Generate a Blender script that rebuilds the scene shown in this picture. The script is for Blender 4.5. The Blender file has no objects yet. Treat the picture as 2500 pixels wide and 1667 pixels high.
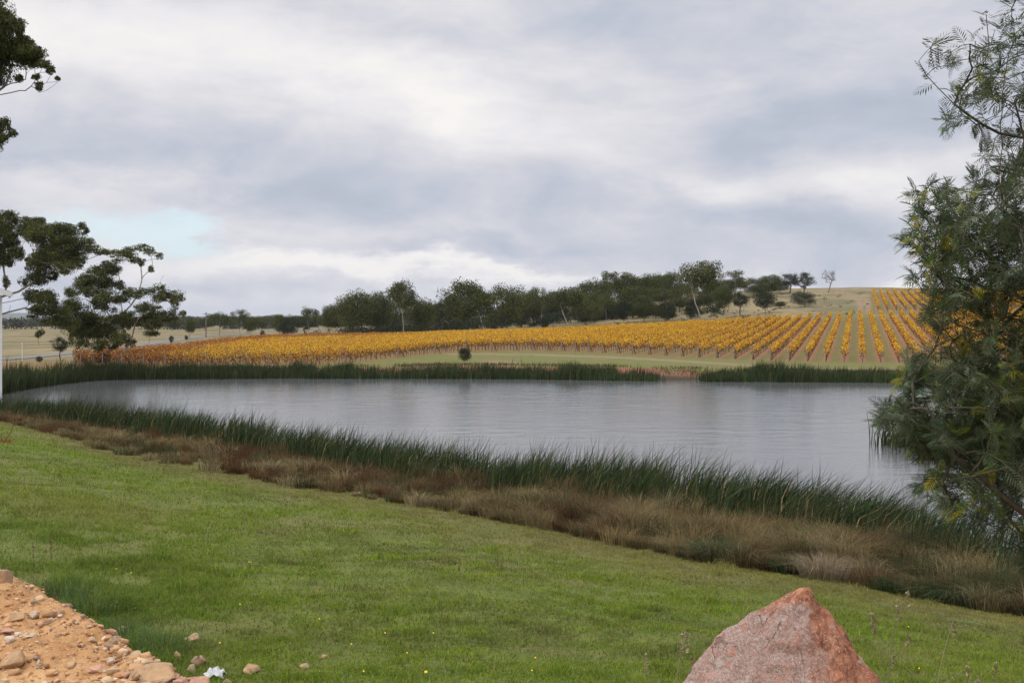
import bpy, bmesh, math, random
import numpy as np
from mathutils import Vector, Matrix
R = math.radians
F = 2680.0            # focal length in pixels of the 2500 px wide photograph
EYE = 7.0             # camera height above the pond
HZ = 775.0            # level of the horizon in the photograph
rng = np.random.default_rng(11)
random.seed(5)
sc = bpy.context.scene
col = sc.collection

# ------------------------------------------------------------------ camera
cd = bpy.data.cameras.new('camera'); cam = bpy.data.objects.new('camera', cd); col.objects.link(cam)
cam.location = (0, 0, EYE); cam.rotation_euler = (R(90), 0, 0)
cd.sensor_width = 36; cd.lens = 36 * F / 2500; cd.shift_y = -(833.5 - HZ) / 2500
cd.clip_start = 0.1; cd.clip_end = 30000
sc.camera = cam
sc.view_settings.view_transform = 'Standard'; sc.view_settings.look = 'None'
sc.view_settings.exposure = 0.0; sc.view_settings.gamma = 1
sc.cycles.max_bounces = 6; sc.cycles.transparent_max_bounces = 8
sc.cycles.volume_bounces = 0

# ------------------------------------------------------------------ node helper
class NT:
    def __init__(s, tree): s.t = tree; s.n = tree.nodes; s.l = tree.links
    def node(s, typ, **kw):
        n = s.n.new(typ)
        for k, v in kw.items(): setattr(n, k, v)
        return n
    def put(s, sock, v):
        if isinstance(v, bpy.types.NodeSocket): s.l.new(v, sock)
        elif v is not None:
            if hasattr(sock.default_value, '__len__') and not hasattr(v, '__len__'): v = (v,) * len(sock.default_value)
            if hasattr(sock.default_value, '__len__') and len(sock.default_value) == 4 and len(v) == 3: v = (*v, 1)
            sock.default_value = v
    def m(s, op, a, b=None, c=None, clamp=False):
        n = s.node('ShaderNodeMath', operation=op); n.use_clamp = clamp
        for i, v in enumerate((a, b, c)):
            if v is not None: s.put(n.inputs[i], v)
        return n.outputs[0]
    def vm(s, op, a, b=None, scale=None):
        n = s.node('ShaderNodeVectorMath', operation=op)
        s.put(n.inputs[0], a)
        if b is not None: s.put(n.inputs[1], b)
        if scale is not None: s.put(n.inputs['Scale'], scale)
        return n.outputs[1] if op in ('LENGTH', 'DOT_PRODUCT', 'DISTANCE') else n.outputs[0]
    def sep(s, v): n = s.node('ShaderNodeSeparateXYZ'); s.put(n.inputs[0], v); return n.outputs
    def comb(s, x=0, y=0, z=0):
        n = s.node('ShaderNodeCombineXYZ')
        for i, v in enumerate((x, y, z)): s.put(n.inputs[i], v)
        return n.outputs[0]
    def mix(s, f, a, b):
        n = s.node('ShaderNodeMix', data_type='RGBA'); s.put(n.inputs[0], f); s.put(n.inputs[6], a); s.put(n.inputs[7], b)
        return n.outputs[2]
    def noise(s, vec, scale, detail=4, rough=0.55, dist=0.0):
        n = s.node('ShaderNodeTexNoise'); s.put(n.inputs['Vector'], vec)
        n.inputs['Scale'].default_value = scale; n.inputs['Detail'].default_value = detail
        n.inputs['Roughness'].default_value = rough; n.inputs['Distortion'].default_value = dist
        return n.outputs[0]
    def ss(s, v, a, b):
        n = s.node('ShaderNodeMapRange', interpolation_type='SMOOTHSTEP'); s.put(n.inputs[0], v)
        n.inputs[1].default_value = a; n.inputs[2].default_value = b
        return n.outputs[0]
    def ramp(s, v, stops):
        n = s.node('ShaderNodeValToRGB'); s.put(n.inputs[0], v); e = n.color_ramp.elements
        while len(e) < len(stops): e.new(0.5)
        for i, (p, c) in enumerate(stops): e[i].position = p; e[i].color = (*c, 1)
        return n.outputs[0]
    def attr(s, name): n = s.node('ShaderNodeAttribute'); n.attribute_name = name; return n

# ------------------------------------------------------------------ sky and sun
SUN_EL, SUN_AZ = 42.0, -125.0          # azimuth clockwise from the view direction
world = bpy.data.worlds.new('World'); sc.world = world; world.use_nodes = True
w = NT(world.node_tree); w.n.clear()
d = w.node('ShaderNodeTexCoord').outputs['Generated']
d = w.vm('NORMALIZE', d)
dx, dy, dz = w.sep(d)
sky = w.node('ShaderNodeTexSky', sky_type='NISHITA'); sky.sun_disc = False
sky.sun_elevation = R(SUN_EL); sky.sun_rotation = R(SUN_AZ)
az = w.m('ARCTAN2', dx, dy); el = w.m('ARCSINE', dz)
P = w.vm('MULTIPLY', d, (3.6, 3.6, 8.5))
n_big = w.noise(P, 0.55, 5, 0.52, 0.6)
n_mid = w.noise(P, 1.7, 6, 0.55, 0.5)
n_fin = w.noise(P, 4.2, 6, 0.62, 0.2)
# wobble the layout of the large cloud banks so that their edges are cloud-like
wn = w.node('ShaderNodeTexNoise'); w.put(wn.inputs['Vector'], P); wn.inputs['Scale'].default_value = 1.9; wn.inputs['Detail'].default_value = 7; wn.inputs['Roughness'].default_value = .62
wx, wy, _ = w.sep(wn.outputs[1])
az2 = w.m('ADD', az, w.m('MULTIPLY', w.m('SUBTRACT', wx, .5), .26))
el2 = w.m('ADD', el, w.m('MULTIPLY', w.m('SUBTRACT', wy, .5), .085))
def bank(px, py, rx, ry, amp, tilt=0.0):
    a0 = math.atan((px - 1250) / F); e0 = math.atan((HZ - py) / F * math.cos(a0))
    ax = w.m('SUBTRACT', az2, a0); ay = w.m('SUBTRACT', el2, e0)
    c, s_ = math.cos(R(tilt)), math.sin(R(tilt))
    u = w.m('DIVIDE', w.m('ADD', w.m('MULTIPLY', ax, c), w.m('MULTIPLY', ay, s_)), rx / F)
    v = w.m('DIVIDE', w.m('SUBTRACT', w.m('MULTIPLY', ay, c), w.m('MULTIPLY', ax, s_)), ry / F)
    q = w.m('ADD', w.m('MULTIPLY', u, u), w.m('MULTIPLY', v, v))
    return w.m('MULTIPLY', w.m('EXPONENT', w.m('MULTIPLY', q, -1.0)), amp)
val = w.m('ADD', w.m('MULTIPLY', w.m('SUBTRACT', n_big, .5), 0.55), w.m('MULTIPLY', w.m('SUBTRACT', n_mid, .5), 0.85))
val = w.m('ADD', val, w.m('MULTIPLY', w.m('SUBTRACT', n_fin, .5), 0.30))
val = w.m('ADD', val, 0.57)
banks = [(980, 205, 420, 95, .27, -14), (1110, 290, 170, 50, .16, -20), (2080, 270, 420, 130, -.30, 0), (1560, 60, 420, 70, -.16, 0),
         (330, 330, 520, 70, -.22, 0), (230, 90, 420, 110, .22, 0), (1150, 470, 620, 60, -.18, -4), (620, 500, 330, 50, -.20, -4), (2090, 455, 260, 55, .22, 5),
         (1900, 545, 460, 55, -.24, -3), (860, 640, 420, 22, .45, -4), (1240, 655, 260, 16, .4, -5), (120, 450, 220, 45, .25, -8), (480, 462, 110, 26, .2, 0),
         (2180, 692, 260, 16, .55, 0), (560, 700, 420, 30, -.22, 0), (330, 640, 160, 22, .25, 0), (1150, 600, 350, 20, -.18, 0), (1780, 470, 220, 40, .15, 0), (1650, 230, 300, 90, .10, 0)]
for b in banks: val = w.m('ADD', val, bank(*b))
cloud = w.ramp(val, [(0.0, (.40, .45, .55)), (.28, (.50, .545, .64)), (.55, (.69, .69, .745)), (.78, (.84, .825, .845)), (1.0, (.95, .925, .90))])
gap = w.m('ADD', w.m('ADD', bank(250, 550, 240, 36, 1.25, -4), bank(480, 560, 130, 24, 1.0, -12)), w.m('MULTIPLY', w.m('SUBTRACT', n_mid, .5), .7))
gap = w.m('MULTIPLY', w.ss(gap, .2, 1.6), .72)
blue = w.vm('ADD', w.vm('SCALE', sky.outputs[0], scale=0.05), (.52, .66, .72))
skyc = w.mix(gap, cloud, blue)
skyc = w.vm('SCALE', skyc, scale=w.m('ADD', 1.0, w.m('MULTIPLY', w.ss(el, .29, 1.0), 1.6)))   # an overcast sky is brightest overhead
low = w.ss(el, -0.03, 0.0)
skyc = w.mix(low, (.16, .17, .14), skyc)
bg = w.node('ShaderNodeBackground'); w.put(bg.inputs[0], w.vm('SCALE', skyc, scale=10.0)); bg.inputs[1].default_value = 0.1
wo = w.node('ShaderNodeOutputWorld'); w.l.new(bg.outputs[0], wo.inputs[0])

sl = bpy.data.lights.new('sun', 'SUN'); sun = bpy.data.objects.new('sun', sl); col.objects.link(sun)
sl.energy = 1.5; sl.angle = R(14); sl.color = (1, .95, .87)
sd = Vector((math.sin(R(SUN_AZ)) * math.cos(R(SUN_EL)), math.cos(R(SUN_AZ)) * math.cos(R(SUN_EL)), math.sin(R(SUN_EL))))
sun.rotation_euler = sd.to_track_quat('Z', 'Y').to_euler(); sun.location = (-30, -30, 40)

# ------------------------------------------------------------------ generic helpers
def at(x, y, D): return np.array([(x - 1250) / F * D, D, EYE - (y - HZ) / F * D])
def tag(o, label=None, cat=None, group=None, kind=None):
    if label: o['label'] = label
    if cat: o['category'] = cat
    if group: o['group'] = group
    if kind: o['kind'] = kind
    return o
def empty(name, loc, rz=0.0, scale=(1, 1, 1)):
    o = bpy.data.objects.new(name, None); col.objects.link(o); o.location = tuple(float(v) for v in loc); o.rotation_euler = (0, 0, rz); o.scale = scale
    o.empty_display_size = .3
    return o
def link(name, me, parent=None):
    o = bpy.data.objects.new(name, me); col.objects.link(o)
    if parent is not None: o.parent = parent
    return o
def copy_tree(o, parent=None):
    c = o.copy(); col.objects.link(c); c.parent = parent
    for ch in KIDS.get(o.name, []):
        k = ch.copy(); col.objects.link(k); k.parent = c
    return c
KIDS = {}
def child(name, me, parent):
    o = link(name, me, parent); KIDS.setdefault(parent.name, []).append(o); return o
def mesh_np(name, V, faces, mat, tint=None, smooth=False, mats=None, mi=None, uvh=None):
    """faces: list of (M,k) int arrays"""
    V = np.asarray(V, dtype=np.float32); faces = [np.asarray(f, dtype=np.int32) for f in faces if len(f)]
    me = bpy.data.meshes.new(name)
    me.vertices.add(len(V)); me.vertices.foreach_set('co', V.ravel())
    li = np.concatenate([f.ravel() for f in faces]); tot = np.concatenate([np.full(len(f), f.shape[1], dtype=np.int32) for f in faces])
    st = np.concatenate([[0], np.cumsum(tot)[:-1]]).astype(np.int32)
    me.loops.add(len(li)); me.loops.foreach_set('vertex_index', li)
    me.polygons.add(len(tot)); me.polygons.foreach_set('loop_start', st); me.polygons.foreach_set('loop_total', tot)
    if smooth: me.polygons.foreach_set('use_smooth', np.ones(len(tot), dtype=bool))
    if tint is not None:
        t = np.ones((len(V), 4), dtype=np.float32); t[:, :3] = tint
        a = me.color_attributes.new('tint', 'FLOAT_COLOR', 'POINT'); a.data.foreach_set('color', t.ravel())
    for m_ in (mats or [mat]): me.materials.append(m_)
    if mi is not None: me.polygons.foreach_set('material_index', mi)
    me.update(calc_edges=True); me.validate()
    return me

def _h(ix, iy, seed):
    n = (ix.astype(np.int64) * 374761393 + iy.astype(np.int64) * 668265263 + seed * 1442695041) & 0x7fffffff
    n = ((n ^ (n >> 13)) * 1274126177) & 0x7fffffff
    n = n ^ (n >> 16)
    return (n & 0xffff) / 65535.0
def vn(x, y, seed=0):
    x = np.asarray(x, float); y = np.asarray(y, float)
    ix = np.floor(x); iy = np.floor(y); fx = x - ix; fy = y - iy
    fx = fx * fx * (3 - 2 * fx); fy = fy * fy * (3 - 2 * fy)
    a = _h(ix, iy, seed); b = _h(ix + 1, iy, seed); c = _h(ix, iy + 1, seed); e = _h(ix + 1, iy + 1, seed)
    return (a * (1 - fx) + b * fx) * (1 - fy) + (c * (1 - fx) + e * fx) * fy
def fbm(x, y, seed=0, oct=4):
    s = 0; a = .5; t = 0
    for k in range(oct): s = s + a * vn(x * 2 ** k, y * 2 ** k, seed + k * 17); t += a; a *= .5
    return s / t
def vn3(p, seed=0):  # cheap 3D value noise from 2D slices
    z = p[:, 2]; iz = np.floor(z); f = z - iz; f = f * f * (3 - 2 * f)
    def sl(k): return vn(p[:, 0] + k * 37.3, p[:, 1] + k * 17.9, seed)
    return sl(iz) * (1 - f) + sl(iz + 1) * f
def sstep(x, a, b): t = np.clip((x - a) / (b - a), 0, 1); return t * t * (3 - 2 * t)

# ------------------------------------------------------------------ the lie of the land
GX = np.arange(-700, 3210, 10.0)
def column(xs, vs, sig=4):
    v = np.interp(GX, xs, vs); k = np.exp(-.5 * (np.arange(-12, 13) / sig) ** 2); k /= k.sum()
    return np.convolve(np.pad(v, 12, mode='edge'), k, mode='valid')
CR = column([-626, 0, 100, 230, 340, 430, 560, 800, 1500, 1650, 2200, 3126], [7.6, 6.0, 5.64, 4.97, 4.6, 4.34, 4.12, 3.7, 3.7, 4.6, 4.7, 4.4], 2)
ZC = column([-626, 0, 430, 700, 3126], [5.72, 5.67, 5.65, 5.45, 5.4])
LE = column([-626, -100, 0, 100, 250, 400, 700, 1050, 1400, 1700, 2030, 2300, 2700, 3126], [84, 70, 67, 61, 52, 47.5, 41, 36.4, 31.7, 28.4, 26.4, 24.3, 22, 21], 3)
BK = column([-626, -100, 0, 250, 400, 600, 800, 1040, 1250, 1500, 1690, 1925, 2097, 2212, 2366, 2480, 2700, 3126], [150, 88, 81, 74, 70, 64, 56, 50.6, 47.4, 45, 42, 40.2, 37.4, 36, 33.5, 30.5, 28, 27], 3)
WE = BK - column([-626, 400, 1500, 2300, 3126], [5.0, 5.5, 4.2, 3.4, 3])
FA = column([-626, -100, 0, 120, 250, 700, 1250, 1650, 2000, 2500, 3126], [84, 86, 104, 116, 126, 128, 127, 122, 121, 118, 105], 3)
ZP = column([-626, -140, -60, 3126], [.7, .7, 0, 0], 2)
HD = column([-626, 0, 800, 960, 1100, 1300, 1500, 1700, 2200, 3126], [134, 134, 135, 148, 158, 170, 158, 151, 150, 150], 5)
ZH = column([-626, 0, 450, 700, 950, 1100, 1300, 1500, 1700, 1900, 2200, 3126], [.7, .7, .9, 1.1, 1.35, 2.0, 1.85, 1.8, 1.45, 1.0, .75, .75], 5)
ZB = column([-626, 0, 450, 700, 950, 1250, 1500, 1700, 1900, 2200, 2600, 3126], [.6, .6, .8, 1.2, 1.5, 2.3, 3.6, 4.8, 6.0, 7.4, 8, 8], 6)
ZR = column([-626, 0, 400, 700, 900, 1100, 1250, 1450, 1650, 1900, 2200, 2600, 3126], [.2, .3, .5, 1.0, 2.6, 5.5, 9.5, 14.5, 17, 18.7, 19, 18.5, 17], 8)
def colv(A, px): return np.interp(px, GX, A)
def pxD(X, Y):
    D = np.maximum(np.maximum(Y, np.abs(X) / .7), .05)
    return 1250 + F * X / D, D
def height(X, Y):
    X = np.atleast_1d(np.asarray(X, float)); Y = np.atleast_1d(np.asarray(Y, float))
    px, D = pxD(X, Y)
    cr, zc_, le, we, fa = colv(CR, px), colv(ZC, px), colv(LE, px), colv(WE, px), colv(FA, px)
    wig = (fbm(X / 3.1, Y / 3.1, 5) - .5)
    we = we + wig * 1.4; fa = fa + (fbm(X / 7., Y / 7., 9) - .5) * 3
    fa_ = np.maximum(fa, we + 1.0)
    zp = colv(ZP, px); hd, zh, zb, zr = colv(HD, px), colv(ZH, px), colv(ZB, px), colv(ZR, px)
    K = np.stack([0 * D, cr - .25, cr + .15, cr + 2.2, 11.5 + 0 * D, (11.5 + le) * .5, le, we, fa_, fa_ + 1.0, fa_ + 4, np.maximum(hd, fa_ + 6), 281 + 0 * D, 440 + 0 * D, 490 + 0 * D, 1100 + 0 * D, 2600 + 0 * D, 20000 + 0 * D])
    Z = np.stack([5.42 + 0 * D, zc_, zc_ - .1, zc_ - 1.7, 3.0 + 0 * D, 1.78 + 0 * D, .65 + .1 * wig, zp, zp, zp + .35, .45 + .42 * zh, zh, zb, zr, zr + .05, zr * .6, .1 + 0 * D, -2.0 + 0 * D])
    z = np.zeros_like(D)
    for i in range(len(K) - 1):
        s_ = (D >= K[i]) & (D < K[i + 1])
        t = (D - K[i]) / np.maximum(K[i + 1] - K[i], 1e-6)
        z = np.where(s_, Z[i] + (Z[i + 1] - Z[i]) * t, z)
    s_ = np.minimum(D - we, fa - D)
    z = np.where((s_ > 0) & (zp < .1), z - np.minimum(s_ * .28, 1.6), z)
    # undulation and small relief
    far = sstep(D, 150, 300)
    z = z + far * (fbm(X / 23., Y / 23., 31) - .5) * 1.0 * sstep(zr, 1, 6)
    lawn = sstep(D, cr + 1, 12) * (1 - sstep(D, le - 3, le))
    z = z + lawn * ((fbm(X / 4.5, Y / 4.5, 3) - .5) * .34 + (fbm(X / .8, Y / .8, 4, 3) - .5) * .07)
    near = 1 - sstep(D, cr + .3, cr + 1.5)
    z = z + near * ((fbm(X / .55, Y / .55, 21, 5) - .5) * .20 + (fbm(X / .12, Y / .12, 22, 4) - .5) * .085 + (fbm(X / .035, Y / .035, 23, 2) - .5) * .022)
    return z
def gz(x, y): return float(height(x, y)[0])

# ------------------------------------------------------------------ materials
def newmat(name):
    m_ = bpy.data.materials.new(name); m_.use_nodes = True; t = NT(m_.node_tree); t.n.clear()
    out = t.node('ShaderNodeOutputMaterial'); return m_, t, out
def principled(t, out, base, rough=.8, normal=None, spec=.3, **kw):
    p = t.node('ShaderNodeBsdfPrincipled'); t.put(p.inputs['Base Color'], base); t.put(p.inputs['Roughness'], rough)
    p.inputs['Specular IOR Level'].default_value = spec
    for k, v in kw.items(): t.put(p.inputs[k], v)
    if normal is not None: t.l.new(normal, p.inputs['Normal'])
    t.l.new(p.outputs[0], out.inputs[0]); return p
def bump(t, h, strength=.5, dist=.02):
    b = t.node('ShaderNodeBump'); b.inputs['Strength'].default_value = strength; b.inputs['Distance'].default_value = dist
    t.l.new(h, b.inputs['Height']); return b.outputs[0]
def leafmat(name, transl=.3, rough=.6, spec=.25, var=None):
    m_, t, out = newmat(name)
    c = t.attr('tint').outputs[0]
    if var:
        oi = t.node('ShaderNodeObjectInfo')
        c = t.mix(t.m('MULTIPLY', oi.outputs['Random'], 1.0), c, t.vm('MULTIPLY', c, var))
    p = t.node('ShaderNodeBsdfPrincipled'); t.put(p.inputs['Base Color'], c); p.inputs['Roughness'].default_value = rough
    p.inputs['Specular IOR Level'].default_value = spec
    tr = t.node('ShaderNodeBsdfTranslucent'); t.put(tr.inputs[0], c)
    mx = t.node('ShaderNodeMixShader'); mx.inputs[0].default_value = transl
    t.l.new(p.outputs[0], mx.inputs[1]); t.l.new(tr.outputs[0], mx.inputs[2]); t.l.new(mx.outputs[0], out.inputs[0])
    return m_
def plain(name, c1, c2, scale=5, rough=.8, bmp=.3, bd=.02, spec=.3, detail=6):
    m_, t, out = newmat(name)
    o = t.node('ShaderNodeTexCoord').outputs['Object']
    n = t.noise(o, scale, detail, .65)
    principled(t, out, t.mix(t.ss(n, .3, .7), c1, c2), rough, bump(t, n, bmp, bd), spec)
    return m_
M_leaf = leafmat('gum_leaves', .22, .7, .10, var=(.70, .76, .62))
M_hero = leafmat('gum_leaves_near', .25, .65, .12)
M_grass = leafmat('grass_blades', .45, .7, .08)
M_reed = leafmat('reed_blades', .15, .6, .10)
M_straw = leafmat('dry_grass_blades', .3, .8, .1)
M_vine = leafmat('vine_leaves', .4, .6, .2)
M_wattle = leafmat('wattle_leaves', .30, .6, .15)
M_bark = plain('dark_bark', (.045, .038, .032), (.12, .10, .085), 6, .9)
M_pale = plain('pale_gum_bark', (.22, .185, .15), (.50, .45, .39), 3, .85)
M_greybark = plain('grey_bark', (.10, .09, .08), (.26, .235, .21), 4, .85)
M_twig = plain('wattle_twig', (.035, .035, .022), (.09, .08, .055), 20, .7)
M_post = plain('weathered_post', (.10, .085, .07), (.19, .165, .14), 4, .9)
M_vinewood = plain('vine_wood', (.05, .032, .026), (.11, .07, .055), 8, .95)
M_white = plain('white_paint', (.74, .74, .73), (.82, .82, .81), 2, .55)
M_rooft = plain('roof_edge', (.12, .075, .05), (.2, .14, .1), 6, .7)
M_asph = plain('asphalt', (.13, .125, .12), (.20, .19, .18), 2, .9)
M_metal = plain('galvanised_steel', (.3, .31, .32), (.45, .46, .47), 3, .5)

# ground: one sheet, cover masks stored on it
ROWD = np.array([.30, .954]); ROWD /= np.linalg.norm(ROWD); PERP = np.array([ROWD[1], -ROWD[0]]); SP = 2.4
P0 = 3.1
def back_edge(px): return np.interp(px, [-200, 100, 200, 320, 450, 550, 640, 870, 1500, 2230, 3200], [151, 153, 155, 163, 187, 230, 259, 276, 281, 279, 279])
ROAD = [(-700, 140), (-300, 148), (15, 162), (150, 188), (300, 224), (430, 300), (500, 368), (650, 450), (800, 560)]
def seg_dist(X, Y, pts):
    best = np.full(X.shape, 1e9)
    for (a, b) in zip(pts[:-1], pts[1:]):
        a = np.array(a); b = np.array(b); ab = b - a
        t = np.clip(((X - a[0]) * ab[0] + (Y - a[1]) * ab[1]) / (ab @ ab), 0, 1)
        best = np.minimum(best, np.hypot(X - a[0] - t * ab[0], Y - a[1] - t * ab[1]))
    return best
def w2(px, D): return ((px - 1250) / F * D, D)
road_pts = [w2(*p) for p in ROAD]
# dirt tracks: along the headland, and up the hill beside the upper vine block
track1 = [w2(*p) for p in [(1120, 155), (1300, 158), (1500, 149), (1750, 139), (1980, 133), (2140, 132), (2600, 132)]]
track2 = [w2(*p) for p in [(2080, 284), (2108, 300), (2110, 330), (2104, 360), (2060, 400), (2030, 440)]]
def masks(X, Y):
    px, D = pxD(X, Y); cr, le, we, fa, hd = (colv(A, px) for A in (CR, LE, WE, FA, HD))
    n1 = fbm(X / 2., Y / 2., 41); n2 = fbm(X / .5, Y / .5, 42)
    dirt = 1 - sstep(D, cr + .05 + (n2 - .5) * .5, cr + .35 + (n2 - .5) * .5)
    edge = sstep(D, le - 5.5 + (n1 - .5) * 5, le - 1.0 + (n1 - .5) * 3) * (1 - sstep(D, we - 1, we))      # trodden brownish verge
    mud = sstep(D, we - 2.5, we) * (1 - sstep(D, fa + .8, fa + 1.6))
    bank_ = sstep(D, fa + .4, fa + .9) * (1 - sstep(D, fa + 3.0 + (n1 - .5) * 3, fa + 4.5 + (n1 - .5) * 3))
    vin = sstep(D, hd - 1.5, hd + .5) * (1 - sstep(D, back_edge(px) + 1, back_edge(px) + 4))
    up = sstep(D, 298, 302) * (1 - sstep(D, 395, 399)) * sstep(px, 2124, 2130)
    t1 = 1 - sstep(seg_dist(X, Y, track1), .8 + n1 * .8, 1.8 + n1 * 1.2)
    t2 = 1 - sstep(np.abs(seg_dist(X, Y, track2) - 1.1), .35, 1.0); t2 = t2 * sstep(D, 288, 292)
    patch = np.exp(-(((px - 1215) / 70) ** 2 + ((D - (fa + 11)) / 4.5) ** 2) * 1.3); patch = sstep(patch + (n1 - .5) * .5, .35, .7)
    dry = sstep(D, back_edge(px) + 1, back_edge(px) + 5) * (1 - up)
    lush = np.exp(-(((px - 2085) / 45) ** 2 + ((D - 296) / 22) ** 2)) ; dry = dry * (1 - .75 * lush)
    return dict(dirt=dirt, edge=edge, mud=mud, bank=bank_, vine=np.maximum(vin, up), track=np.maximum(np.maximum(t1, t2), patch), dry=dry)

def build_ground():
    fr = np.concatenate([np.arange(-35.5, 35.5, .13)])
    sd_ = np.arange(36, 324.1, 4.0)
    ang = np.concatenate([fr, sd_]) * math.pi / 180
    rad = np.concatenate([[.5, 1, 1.5, 2, 2.4], np.exp(np.arange(math.log(2.8), math.log(9), .009)), np.exp(np.arange(math.log(9.0), math.log(300), .0125)), np.exp(np.arange(math.log(303), math.log(15000), .035))])
    A, Rr = np.meshgrid(ang, rad)
    Rr = Rr / np.where(np.abs(A) < R(36), np.cos(A), 1) if False else Rr
    X = Rr * np.sin(A); Y = Rr * np.cos(A)
    X = X.ravel(); Y = Y.ravel(); Z = height(X, Y)
    V = np.stack([X, Y, Z], 1); na, nr = len(ang), len(rad)
    V = np.vstack([V, [[0, 0, gz(0, .01)]]])
    i = np.arange(nr - 1)[:, None]; j = np.arange(na)[None, :]; j2 = (j + 1) % na
    q = np.stack([i * na + j, i * na + j2, (i + 1) * na + j2, (i + 1) * na + j], -1).reshape(-1, 4)[:, ::-1]
    jj = np.arange(na); tri = np.stack([jj, np.full(na, nr * na), (jj + 1) % na], 1)[:, ::-1]
    ms = masks(X, Y)
    m_, t, out = newmat('ground_cover')
    pos = t.node('ShaderNodeNewGeometry').outputs['Position']
    x_, y_, z_ = t.sep(pos)
    nb = t.noise(pos, .22, 5, .6); nm = t.noise(pos, 1.3, 5, .6); nf = t.noise(pos, 11, 6, .7); nx = t.noise(pos, 55, 4, .7)
    c = t.mix(t.ss(nm, .35, .65), (.095, .12, .024), (.14, .16, .034))
    c = t.mix(t.ss(nf, .45, .7), c, (.045, .055, .02))
    c = t.mix(t.m('MULTIPLY', t.ss(nb, .45, .62), .6), c, (.15, .13, .05))
    c = t.mix(t.m('MULTIPLY', t.ss(y_, 90, 125), t.m('ADD', .05, t.m('MULTIPLY', nm, .45))), c, (.185, .150, .06))
    A_ = {k: t.attr('m_' + k).outputs['Fac'] for k in ms}
    c = t.mix(t.m('MULTIPLY', A_['edge'], .55), c, t.mix(t.ss(nf, .35, .65), (.14, .11, .05), (.10, .09, .035)))
    dryc = t.mix(t.ss(t.noise(pos, .05, 6, .65), .4, .6), (.24, .19, .10), (.14, .12, .06))
    dryc = t.mix(t.ss(t.noise(pos, .35, 6, .7), .5, .72), dryc, (.09, .075, .04))
    c = t.mix(A_['dry'], c, dryc)
    # vine rows: red-brown leaf litter below each row, mown grass between
    p_ = t.m('SUBTRACT', t.m('MULTIPLY', x_, float(PERP[0])), t.m('MULTIPLY', y_, float(-PERP[1])))
    s1 = t.m('PINGPONG', t.m('SUBTRACT', p_, P0), SP / 2)
    lit = t.m('SUBTRACT', 1.0, t.ss(t.m('ADD', s1, t.m('MULTIPLY', t.m('SUBTRACT', nf, .5), 1.1)), .30, .85))
    litc = t.mix(t.ss(nx, .35, .65), (.20, .085, .042), (.29, .155, .08))
    c = t.mix(t.m('MULTIPLY', A_['vine'], t.m('ADD', .2, t.m('MULTIPLY', nf, .5))), c, (.17, .125, .05))
    c = t.mix(t.m('MULTIPLY', A_['vine'], t.m('MULTIPLY', lit, .9)), c, litc)
    trc = t.mix(t.ss(nm, .35, .65), (.25, .15, .10), (.22, .17, .11))
    c = t.mix(t.m('MULTIPLY', A_['track'], t.ss(nf, .25, .55)), c, trc)
    bkc = t.mix(t.ss(nf, .35, .65), (.16, .055, .032), (.26, .12, .075))
    c = t.mix(A_['bank'], c, bkc)
    c = t.mix(A_['mud'], c, (.05, .04, .025))
    soil = t.mix(t.ss(t.noise(pos, 3.2, 6, .65), .35, .65), (.38, .195, .075), (.54, .325, .155))
    soil = t.mix(t.ss(t.noise(pos, 24, 5, .7), .52, .68), soil, (.24, .105, .045))
    soil = t.mix(t.ss(t.noise(pos, 75, 3, .7), .58, .68), soil, (.58, .40, .27))
    c = t.mix(A_['dirt'], c, soil)
    hh = t.m('ADD', t.m('MULTIPLY', nf, .7), t.m('MULTIPLY', nx, .5))
    b1 = t.node('ShaderNodeBump'); b1.inputs['Strength'].default_value = .7; b1.inputs['Distance'].default_value = .035; t.l.new(hh, b1.inputs['Height'])
    principled(t, out, c, .92, b1.outputs[0], .15)
    me = mesh_np('ground', V, [q, tri], m_, smooth=True)
    for k, v in ms.items():
        a = me.attributes.new('m_' + k, 'FLOAT', 'POINT'); a.data.foreach_set('value', np.append(v, v[0]).astype(np.float32))
    tag(link('ground', me), kind='structure')
build_ground()

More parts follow.
